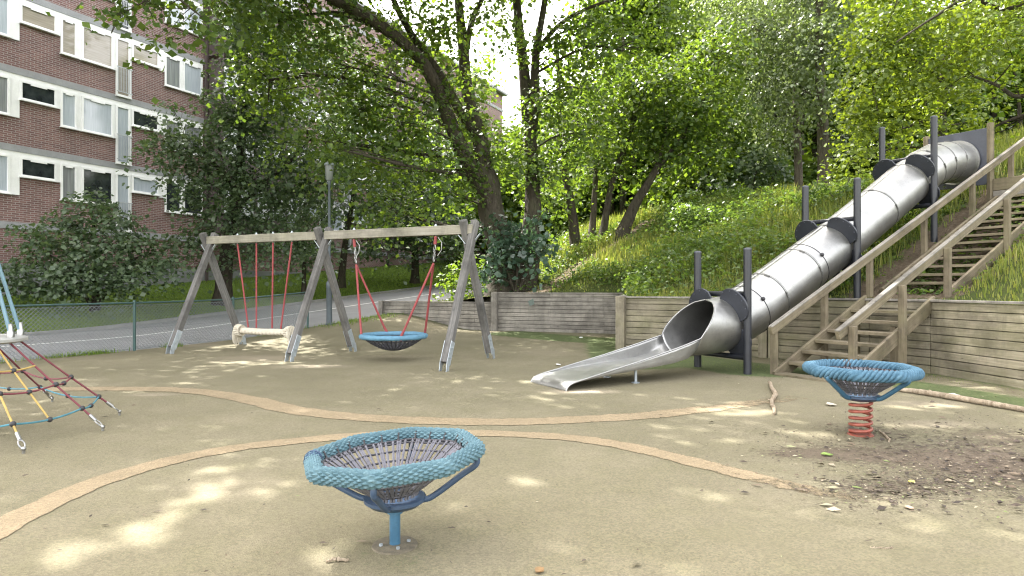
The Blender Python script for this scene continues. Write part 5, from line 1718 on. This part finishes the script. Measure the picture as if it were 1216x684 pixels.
# 8-11 slender stems on the crest
for lab, pts, r0, r1, cl_, lf in (
    ('thin dark trunked tree on the crest, first to the right of the twin stemmed maple',
     [(684, 275, 25.5), (676, 235, 25.5), (670, 190, 25.5), (664, 120, 25.5), (660, 40, 25.5)], .2, .06,
     [K(668, 165, 25, 40, 30, 1.4, .8), K(650, 235, 25.2, 25, 25, 1, .7), K(690, 130, 25, 40, 30, 1.4, .7)], 'leaf_maple'),
    ('thin pale trunked tree on the crest with a fork at mid height',
     [(702, 272, 26), (705, 240, 26), (708, 205, 26), (703, 180, 26), (695, 120, 26)], .14, .05,
     [K(715, 190, 25.8, 25, 18, 1, .6), K(720, 130, 25.6, 40, 30, 1.4, .8), K(740, 170, 25.8, 30, 25, 1.2, .8)], 'leaf_wood'),
    ('slim dark tree on the crest bending to the right beside the forked thin tree',
     [(714, 272, 25.2), (722, 238, 25.2), (731, 205, 25.2), (745, 165, 25.1), (765, 110, 25)], .15, .05,
     [K(755, 135, 24.6, 40, 30, 1.4, .9), K(770, 95, 24.6, 45, 30, 1.5, .9), K(740, 200, 25, 20, 15, .8, .5), K(730, 90, 25, 40, 30, 1.4, .7)], 'leaf_maple'),
    ('strongly slanting forked tree leaning right, at the top of the worn path',
     [(737, 268, 24.6), (752, 245, 24.6), (770, 218, 24.5), (785, 195, 24.4), (803, 172, 24.2), (830, 130, 24)], .22, .06,
     [K(800, 150, 24, 40, 30, 1.4, 1), K(840, 120, 24, 45, 35, 1.5, 1), K(790, 95, 24, 45, 35, 1.5, .9), K(830, 180, 24.3, 35, 28, 1.2, .9), K(770, 175, 24.3, 25, 18, .9, .6), K(850, 60, 24, 45, 40, 1.6, .9)], 'leaf_maple')):
    pp = PP(*pts); pp[0] = on_hill(pts[0][0], pts[0][2])
    st_ = [(pp, r0, r1)]
    q = pp[2]; st_.append(([q, q + V(0.5, -.2, 1.3), q + V(0.7, -.2, 3.0)], r1 * 1.4, r1 * .6))
    tree(lab, st_, cl_, 0.17, lf, 'bark_mid' if 'pale' in lab else 'bark_dark', per=14, spread=0.38, lai=3.4)

# 12 darker trees and bushes behind the crest
b = on_hill(842, 29)
tree('small tree with thin straight stem behind the crest, left of the birches',
     [([b, P(842, 215, 29), P(838, 170, 29), P(835, 100, 29)], .14, .05)],
     [K(835, 190, 28.5, 45, 30, 1.6, 1), K(800, 215, 28.5, 35, 24, 1.3, 1), K(870, 150, 28.5, 45, 35, 1.8, 1), K(830, 110, 28.8, 50, 40, 2, 1), K(870, 205, 28.4, 35, 24, 1.3, 1), K(790, 250, 28.5, 35, 16, 1.2, 1)], 0.22, 'leaf_wood', 'bark_dark', per=14, spread=0.42)
b = on_hill(890, 27.5)
tree('dark spreading bush with several stems in the shade behind the tall grass',
     [([b, P(895, 215, 27.5), P(905, 185, 27.4)], .08, .03), ([b, P(880, 215, 27.5), P(868, 190, 27.4)], .08, .03), ([b, P(912, 220, 27.3), P(930, 195, 27.2)], .06, .02)],
     [K(880, 190, 27.2, 40, 24, 1.3, 1.1), K(915, 195, 27, 32, 20, 1.1, 1.1), K(860, 220, 27, 35, 18, 1.2, 1.1), K(900, 222, 26.8, 35, 12, 1.0, 1), K(825, 235, 26.6, 35, 12, 1, 1)], 0.2, 'leaf_dark', 'bark_dark', name='bush', cat='bush', group='bushes', per=14, flare=False)
b = on_hill(948, 25.5)
tree('dark trunked birch behind the slide, left of the two tall straight trunks',
     [([b, P(947, 190, 25.5), P(946, 130, 25.5), P(944, 60, 25.6), P(942, -60, 25.7)], .17, .08)],
     [K(925, 60, 25, 38, 45, 1.4, 1), K(935, 130, 25, 30, 30, 1.2, .7), K(900, 110, 25.2, 35, 40, 1.4, .9), K(895, 30, 25.2, 45, 40, 1.6, .9), K(935, -20, 25.4, 50, 40, 1.6, .9), K(920, 165, 25.5, 26, 22, 1, .7), K(850, -10, 25, 50, 40, 1.8, .8), K(930, -110, 25.5, 70, 60, 2.2, .8)],
     0.13, 'leaf_pale', 'bark_mid', per=22, spread=0.34, lai=2.3, sag=0.8)
b = on_hill(977, 23.8)
tree('pale leaved thicker birch behind the slide, right of the two tall straight trunks',
     [([b, P(977, 180, 23.8), P(976, 110, 23.8), P(973, 40, 23.8), P(970, -80, 24)], .25, .11)],
     [K(965, 50, 23.2, 35, 50, 1.3, 1), K(985, 110, 23.2, 28, 32, 1.1, .7), K(1000, 30, 23.4, 38, 40, 1.4, .9), K(950, 105, 23.3, 26, 30, 1.0, .7), K(970, -20, 23.6, 50, 40, 1.5, .9), K(1020, -30, 23.6, 45, 40, 1.5, .9), K(1000, 165, 23.6, 20, 26, .9, .8), K(970, -110, 24, 70, 60, 2.2, .8)],
     0.13, 'leaf_pale', 'bark_mid', per=22, spread=0.34, lai=2.3, sag=0.8)
# 13 bright maple above the slide head
b = on_hill(1118, 19.3)
tree('bright sunlit yellow green maple standing behind the head of the steel slide',
     [([b, P(1117, 170, 19.3), P(1118, 130, 19.3), P(1122, 90, 19.2), P(1130, 20, 19), P(1140, -80, 19)], .16, .06), ([P(1118, 135, 19.3), P(1080, 150, 18.6), P(1040, 165, 18.2)], .05, .02), ([P(1120, 100, 19.2), P(1070, 60, 18.4), P(1030, 45, 18)], .06, .02), ([P(1122, 92, 19.2), P(1165, 60, 18.6), P(1200, 40, 18.4)], .05, .02)],
     [K(1040, 40, 17.8, 40, 34, 1.1, 1.1), K(1090, 30, 17.8, 42, 34, 1.2, 1.1), K(1035, 100, 17.9, 34, 30, 1.0, 1.1), K(1080, 95, 17.8, 40, 28, 1.1, 1.1), K(1030, 150, 18.2, 30, 26, .9, 1.05), K(1065, 140, 18.2, 32, 22, .9, 1), K(1140, 60, 18, 40, 30, 1.1, .9), K(1010, 190, 18.9, 24, 22, .8, 1), K(1120, 110, 18.4, 38, 22, 1.0, .9), K(1165, 90, 18.4, 32, 20, .9, .8), K(1160, 25, 18, 42, 30, 1.2, .9), K(1100, 150, 18.8, 28, 18, .8, .8), K(1060, -30, 18, 60, 40, 1.6, 1), K(1160, -40, 18, 60, 40, 1.6, 1), K(1140, -120, 18.5, 90, 50, 2.2, .9), K(1150, 145, 19.6, 28, 12, .7, .8), K(1012, 130, 18.3, 18, 22, .7, .9), K(1050, 178, 19.5, 26, 14, .8, .8)],
     0.13, 'leaf_bright', 'bark_dark', lai=2.3, spread=0.3)
# 14 tree beyond the right edge, its boughs reach into the view
b = V(13.6, 15.4, ground_z(13.6, 15.4))
tree('tree beyond the stairs whose thin dark boughs reach in over the handrail',
     [([b, b + V(0.05, 0, 2), b + V(0, 0.1, 4.2), b + V(-.1, 0, 8)], .2, .06), ([b + V(0, 0, 2.2), P(1216, 114, 16.2), P(1185, 102, 16.6), P(1155, 90, 17)], .075, .025), ([b + V(0, 0, 1.4), P(1216, 137, 16.4), P(1190, 146, 16.8), P(1165, 160, 17.2)], .06, .02), ([b + V(0, 0.1, 4.4), P(1200, 10, 15.5), P(1150, -2, 15.5), P(1110, 20, 15.6), P(1065, 50, 15.8)], .06, .02)],
     [K(1200, 60, 16, 35, 22, .9, .8), K(1205, 20, 15.6, 40, 24, 1, .9), K(1130, 75, 16.8, 22, 14, .7, .6), K(1195, 150, 17, 26, 9, .6, .5), K(1160, 0, 15.6, 40, 18, .9, .8), K(1230, -60, 15, 90, 50, 1.8, .9), K(1290, 30, 15, 50, 60, 1.6, .9)],
     0.125, 'leaf_bright', 'bark_dark', lai=2.2, spread=0.28)
# 15 tree at the left outside the picture whose twigs hang into its upper corner
b = V(-12.2, 10.8, float(h_left(-12.2, 10.8)))
tree('roadside tree whose leafy twigs hang across the top of the brick building',
     [([b, b + V(0.1, 0, 2.5), b + V(0.3, -.1, 5), b + V(0.7, -.2, 8), b + V(1, 0, 11)], .26, .08), ([b + V(0.3, -.1, 5), P(40, -190, 11.6), P(120, -90, 11.9), P(190, -20, 12.1), P(240, 20, 12.2)], .09, .012), ([b + V(0.5, -.1, 6.2), P(120, -130, 11.5), P(230, -140, 11), P(330, -170, 10.5)], .1, .03)],
     [K(170, 10, 12, 34, 12, .45, .75), K(215, 28, 12.1, 30, 13, .4, .7), K(205, 4, 12.1, 34, 12, .5, .8), K(150, -14, 12, 40, 16, .6, .9), K(255, 12, 12.4, 22, 14, .4, .7), K(196, 46, 12.2, 10, 9, .25, .7), K(140, 18, 11.9, 12, 8, .25, .6), K(262, 34, 12.6, 14, 12, .3, .6),
      K(100, -130, 11.5, 120, 70, 1.8, .8), K(260, -200, 10.5, 130, 70, 2.0, .8), K(60, -260, 11, 140, 80, 2.2, .8), K(380, -290, 10, 130, 60, 1.8, .7), K(200, -340, 11, 160, 80, 2.4, .8)],
     0.135, 'leaf_maple', 'bark_dark', lai=2.3, spread=0.24)
# 17 unseen tree at the left, its high crown added to shade the playground
b = V(-14.2, 15.2, float(h_left(-14.2, 15.2)))
tree('tall wide crowned tree added out of view on the road verge to shade the playground',
     [([b, b + V(.2, 0, 4), b + V(.8, .2, 8.5), b + V(1.4, .3, 13)], .35, .1), ([b + V(.6, .1, 7.5), b + V(4, -.5, 11.5), b + V(9, -.8, 13.0)], .16, .05), ([b + V(.7, .1, 8), b + V(4, 1.2, 12), b + V(11, 1.5, 13.4)], .14, .05)],
     [((x + rng.normal() * .4, y + rng.normal() * .4, 12.6 + rng.normal() * .5 + 0.05 * (x + 14)), (1.9, 1.9, 1.0), 1.0) for x in np.arange(-14.5, 4.5, 2.2) for y in np.arange(9.3, 21.5, 2.2) if (y < 18.5 and (x > -13 or y > 14)) or -14 < x < -1.5],
     0.25, 'leaf_maple', 'bark_dark', lai=4.5, spread=.4)

# ------------------------------------------------------------------ far wood: one mass of foliage on and behind the hill
def far_wood():
    ps, ns = [], []
    trunks = MB()
    for i in range(220):
        px = rng.uniform(610, 1330); d = rng.uniform(31, 62)
        x = (px - CX) / F * d
        if px < 720:
            d = rng.uniform(36, 60); x = (px - CX) / F * d
        gz = ground_z(x, d)
        hgt = rng.uniform(9, 17) 
        if px < 720:
            hgt *= 0.75
        trunks.tube(smooth_path([V(x, d, gz - .3), V(x + rng.normal() * .2, d, gz + hgt * .5), V(x + rng.normal() * .4, d, gz + hgt * .9)], 8), np.linspace(rng.uniform(.1, .22), .04, 8), 7)
        for _ in range(7):
            c = V(x + rng.normal() * 1.5, d + rng.normal() * 1.2, gz + hgt * rng.uniform(0.12, 1.0))
            p, n, s_ = cluster_points(c, V(1.7, 1.6, 1.3), 34, 14, 0.5)
            ps.append(p); ns.append(n)
    p = np.concatenate(ps); n = np.concatenate(ns)
    ps, ns = [], []
    for i in range(95):                                  # the wood goes on behind, taller and out of focus of detail
        px = rng.uniform(655, 1360); d = rng.uniform(62, 88); x = (px - CX) / F * d
        gz = ground_z(x, d); top_ = rng.uniform(10, 14) if px < 770 else rng.uniform(14, 24)
        for _ in range(6):
            q, qn, _s = cluster_points(V(x + rng.normal() * 2, d, gz + top_ * rng.uniform(0.03, 1)), V(3, 2.2, 2.2), 26, 12, 0.9)
            ps.append(q); ns.append(qn)
    v = np.concatenate([leaf_quads(p, n, 0.32, 0.27), leaf_quads(np.concatenate(ps), np.concatenate(ns), 0.6, 0.5)])
    o = fast_mesh('far_wood', v, np.arange(len(v)).reshape(-1, 4), M['leaf_wood'], smooth=False)
    tag(o, 'green wood filling the hilltop behind the nearer trees', 'wood', kind='stuff')
    t_ = trunks.build('wood_trunks', M['bark_dark'], o, smooth=True)
    t_['kind'] = 'stuff'


far_wood()

# ------------------------------------------------------------------ grass and weeds on the hill
def blades(name, X, Y, hgt, w, mat, zf, lean=0.45):
    """bent grass blades rooted at X, Y"""
    n = len(X)
    z = zf(X, Y)
    a = rng.random(n) * 6.283
    d = np.stack([np.cos(a), np.sin(a), np.zeros(n)], 1)
    s = np.stack([-np.sin(a), np.cos(a), np.zeros(n)], 1)
    h = hgt * rng.uniform(0.55, 1.25, n)
    ln = lean * h * rng.uniform(0.2, 1.2, n)
    r = np.stack([X, Y, z - 0.01], 1)
    up = np.array([0, 0, 1.0])
    m1 = r + up * (h * 0.55)[:, None] + d * (ln * 0.3)[:, None]
    tp = r + up * h[:, None] + d * ln[:, None]
    wv = (w * rng.uniform(0.7, 1.3, n))[:, None]
    v = np.stack([r - s * wv, r + s * wv, m1 + s * wv * 0.8, m1 - s * wv * 0.8, tp, tp], 1).reshape(-1, 3)
    b_ = np.arange(n)[:, None] * 6
    f = np.concatenate([b_ + np.array([[0, 1, 2, 3]]), b_ + np.array([[3, 2, 4, 5]])], 0)
    return fast_mesh(name, v, f, mat, smooth=False)


def scatter(n, x0, x1, y0, y1):
    return rng.uniform(x0, x1, n), rng.uniform(y0, y1, n)


X, Y = scatter(330000, -6, 26, 0, 31)
ok = inside(HB, X, Y) & (dist_poly(X, Y, WALL) > 0.16)
d_ = np.hypot(X, Y); ang_ok = (np.abs(X / np.maximum(Y, 1)) < 0.88) | ((rng.random(len(X)) < 0.5) & (X / np.maximum(Y, 1) < 3))
s_m = soil_mask(X, Y)
keep = ok & ang_ok & (rng.random(len(X)) < np.clip(1.25 - d_ / 38, .2, 1)) & (rng.random(len(X)) > s_m * 1.02)
X, Y = X[keep], Y[keep]
S2, Q2 = sq(X, Y)
l_ = (X - P0[0]) * AX[0] + (Y - P0[1]) * AX[1]; m_ = (X - P0[0]) * BX[0] + (Y - P0[1]) * BX[1]
patch = 0.5 + 0.5 * np.sin(X * 1.1 + 2 * np.sin(Y * .7)) * np.sin(Y * 1.3 + X * .4)
hg = 0.16 + 0.30 * patch * sst(0.4, 2.2, l_ - 2.4) + 0.16 * sst(6.5, 9, l_)
hg = np.where(m_ > 1.2, 0.10 + 0.12 * patch, hg)
hg = np.where((m_ > -0.3) & (m_ < 1.25), 0.03, hg)
hg = hg * (0.35 + 0.65 * sst(0.1, 1.2, dist_poly(X, Y, WALL)))
hg = hg * np.where((X < 0.8) & (Y < 22.4), 0.4, 1)
tag(blades('hill_grass', X, Y, hg, 0.0065 + 0.0045 * np.hypot(X, Y) / 20, M['grass'], h_hill), 'tall unmown yellow green grass covering the hill', 'grass', kind='stuff')
# weeds: clumps of small leaves
X, Y = scatter(10500, -1, 15, 12, 29)
ok = inside(HB, X, Y) & (dist_poly(X, Y, WALL) > 0.3)
l_ = (X - P0[0]) * AX[0] + (Y - P0[1]) * AX[1]; m_ = (X - P0[0]) * BX[0] + (Y - P0[1]) * BX[1]
wv = 0.5 + 0.5 * np.sin(X * .8 + 1.0) * np.sin(Y * .9 + 0.3 * X)
ok &= (soil_mask(X, Y) < 0.3) & (m_ < -0.8) & (l_ < 10) & (rng.random(len(X)) < 0.1 + 0.5 * (wv > .45))
X, Y = X[ok], Y[ok]
Zc = h_hill(X, Y)
per = 16
hs_ = rng.uniform(0.15, 0.45, len(X)) + 0.3 * (np.abs(X / Y * F + CX - 850) < 75)
p = np.stack([X, Y, Zc], 1)[:, None, :] + rng.normal(size=(len(X), per, 3)) * np.array([.16, .16, 0]) + np.stack([np.zeros((len(X), per)), np.zeros((len(X), per)), rng.random((len(X), per)) * hs_[:, None] + 0.05], -1)
p = p.reshape(-1, 3); n = rng.normal(size=p.shape) * 0.5 + V(0, 0, 1); n /= np.linalg.norm(n, axis=1, keepdims=True)
v = leaf_quads(p, n, 0.12, 0.07)
tag(fast_mesh('weeds', v, np.arange(len(v)).reshape(-1, 4), M['weed'], smooth=False), 'leafy weeds and low brambles among the hill grass', 'weeds', kind='stuff')
# low leaves beside and under the stairs
X = np.concatenate([(P0[0] + AX[0] * a + BX[0] * b) for a, b in [(rng.uniform(2.9, 9.5, 420), rng.uniform(-0.1, 1.3, 420)), (rng.uniform(2.6, 7.5, 420), rng.uniform(-1.0, -0.4, 420))]])
rngs = X
la = np.concatenate([rng.uniform(2.9, 9.5, 420), rng.uniform(2.6, 7.0, 260)]); mb_ = np.concatenate([rng.uniform(-0.1, 1.3, 420), rng.normal(-0.95, 0.2, 260)])
X = P0[0] + AX[0] * la + BX[0] * mb_; Y = P0[1] + AX[1] * la + BX[1] * mb_
Zc = h_hill(X, Y)
p = np.stack([X, Y, Zc], 1)[:, None, :] + rng.normal(size=(len(X), 9, 3)) * np.array([.08, .08, 0]) + np.stack([np.zeros((len(X), 9)), np.zeros((len(X), 9)), rng.random((len(X), 9)) * 0.10 + 0.01], -1)
p = p.reshape(-1, 3); n = rng.normal(size=p.shape) * 0.5 + V(0, 0, 1); n /= np.linalg.norm(n, axis=1, keepdims=True)
v = leaf_quads(p, n, 0.075, 0.055)
tag(fast_mesh('ground_cover', v, np.arange(len(v)).reshape(-1, 4), M['weed'], smooth=False), 'small leafy ground cover under the stairs and the slide', 'ground cover', kind='stuff')
# lawn beyond the road, and tufts along the fence
s_ = rng.uniform(4, 45, 120000); q_ = 20.6 + rng.random(120000) ** 1.2 * 7
X, Y = xy(s_, q_)
ok = np.abs(X / Y) < 0.86
X, Y = X[ok], Y[ok]
tag(blades('lawn_grass', X, Y, 0.06, 0.012, M['lawn'], lambda a, b: h_left(a, b)), 'short lawn grass between the road and the building', 'grass', kind='stuff')
s_ = np.concatenate([c_ + rng.normal(size=260) * w_ for c_, w_ in ((7.1, .35), (7.6, .2), (9.3, .1), (14.5, .5), (15.4, .5), (16.4, .4), (12.6, .4), (5.6, .3))])
q_ = 13.66 + rng.normal(size=len(s_)) * 0.09 - np.where(s_ > 13.6, rng.random(len(s_)) * 0.6, 0)
X, Y = xy(s_, q_)
tag(blades('verge_grass', X, Y, 0.11, 0.006, M['lawn'], lambda a, b: h_left(a, b)), 'grass tufts growing along the foot of the fence', 'grass', kind='stuff')
# thin grass and moss at the foot of the walls
pts_ = [V(*G(*a)[:2]) for a in ((650, 400), (735, 404), (800, 428), (890, 438))]
i_ = rng.integers(0, 3, 5200); f_ = rng.random(5200)
XY = np.array([pts_[i] + (pts_[i + 1] - pts_[i]) * f for i, f in zip(i_, f_)]) + rng.normal(size=(5200, 2)) * 0.32
i_ = rng.random(2600); w1, w2 = V(*WALL[6]), V(*WALL[8])
XY = np.concatenate([XY, (w1 + (w2 - w1) * i_[:, None]) - np.abs(rng.normal(size=(2600, 1))) * 0.3 * V(1.0, 0.1) - V(0.1, 0)])
ok = ~inside(HB, XY[:, 0], XY[:, 1])
XY = XY[ok]
tag(blades('moss_grass', XY[:, 0], XY[:, 1], 0.03, 0.004, M['lawn'], lambda a, b: h_left(a, b)), 'thin low grass on the moss at the foot of the timber walls', 'grass', kind='stuff')
print('leaves', n_leaves)

# ------------------------------------------------------------------ sky, sun, camera
w = bpy.data.worlds.new('World')
bpy.context.scene.world = w
w.use_nodes = True
nt = w.node_tree
bg = nt.nodes['Background']
sk = nt.nodes.new('ShaderNodeTexSky')
sk.sky_type = 'NISHITA'
sk.sun_disc = False
sk.sun_elevation = math.asin(SUN[2])
sk.sun_rotation = math.atan2(SUN[0], SUN[1])
sk.air_density = 1.0
sk.dust_density = 2.5
sk.ozone_density = 1.0
hs = nt.nodes.new('ShaderNodeHueSaturation')                 # thin bright haze takes most of the blue out of the sky
hs.inputs['Saturation'].default_value = 0.35
nt.links.new(sk.outputs[0], hs.inputs['Color'])
wm = nt.nodes.new('ShaderNodeMix'); wm.data_type = 'RGBA'; wm.blend_type = 'MULTIPLY'; wm.inputs[0].default_value = 1.0
wm.inputs[7].default_value = (1.08, 1.0, 0.9, 1)
nt.links.new(hs.outputs[0], wm.inputs[6])
nt.links.new(wm.outputs[2], bg.inputs['Color'])
bg.inputs['Strength'].default_value = 0.15
sl = bpy.data.lights.new('sun', 'SUN')
sl.energy = 2.1
sl.angle = math.radians(0.55)
sl.color = (1.0, 0.965, 0.91)
so = bpy.data.objects.new('sun', sl)
C.objects.link(so)
so.rotation_euler = Vector(tuple(SUN)).to_track_quat('Z', 'Y').to_euler()
cam = bpy.data.cameras.new('camera')
cam.sensor_width = 36
cam.lens = F / 1216 * 36
cam.shift_y = (342 - HY) / 1216 * -1
cam.clip_end = 2000
cam.clip_start = 0.05
co = bpy.data.objects.new('camera', cam)
C.objects.link(co)
co.location = (0, 0, CH)
co.rotation_euler = (math.pi / 2, 0, 0)
sc_ = bpy.context.scene
sc_.camera = co
sc_.view_settings.view_transform = 'Standard'
sc_.view_settings.look = 'None'
sc_.view_settings.gamma = 1
sc_.view_settings.exposure = 3.35
sc_.cycles.use_denoising = True
sc_.cycles.denoising_prefilter = 'ACCURATE'
sc_.cycles.filter_width = 1.15
sc_.cycles.max_bounces = 10
sc_.cycles.diffuse_bounces = 6
sc_.cycles.transmission_bounces = 8
sc_.cycles.transparent_max_bounces = 6
sc_.cycles.caustics_reflective = False
sc_.cycles.caustics_refractive = False
for o in list(bpy.data.objects):
    if '_base' in o:
        del o['_base']
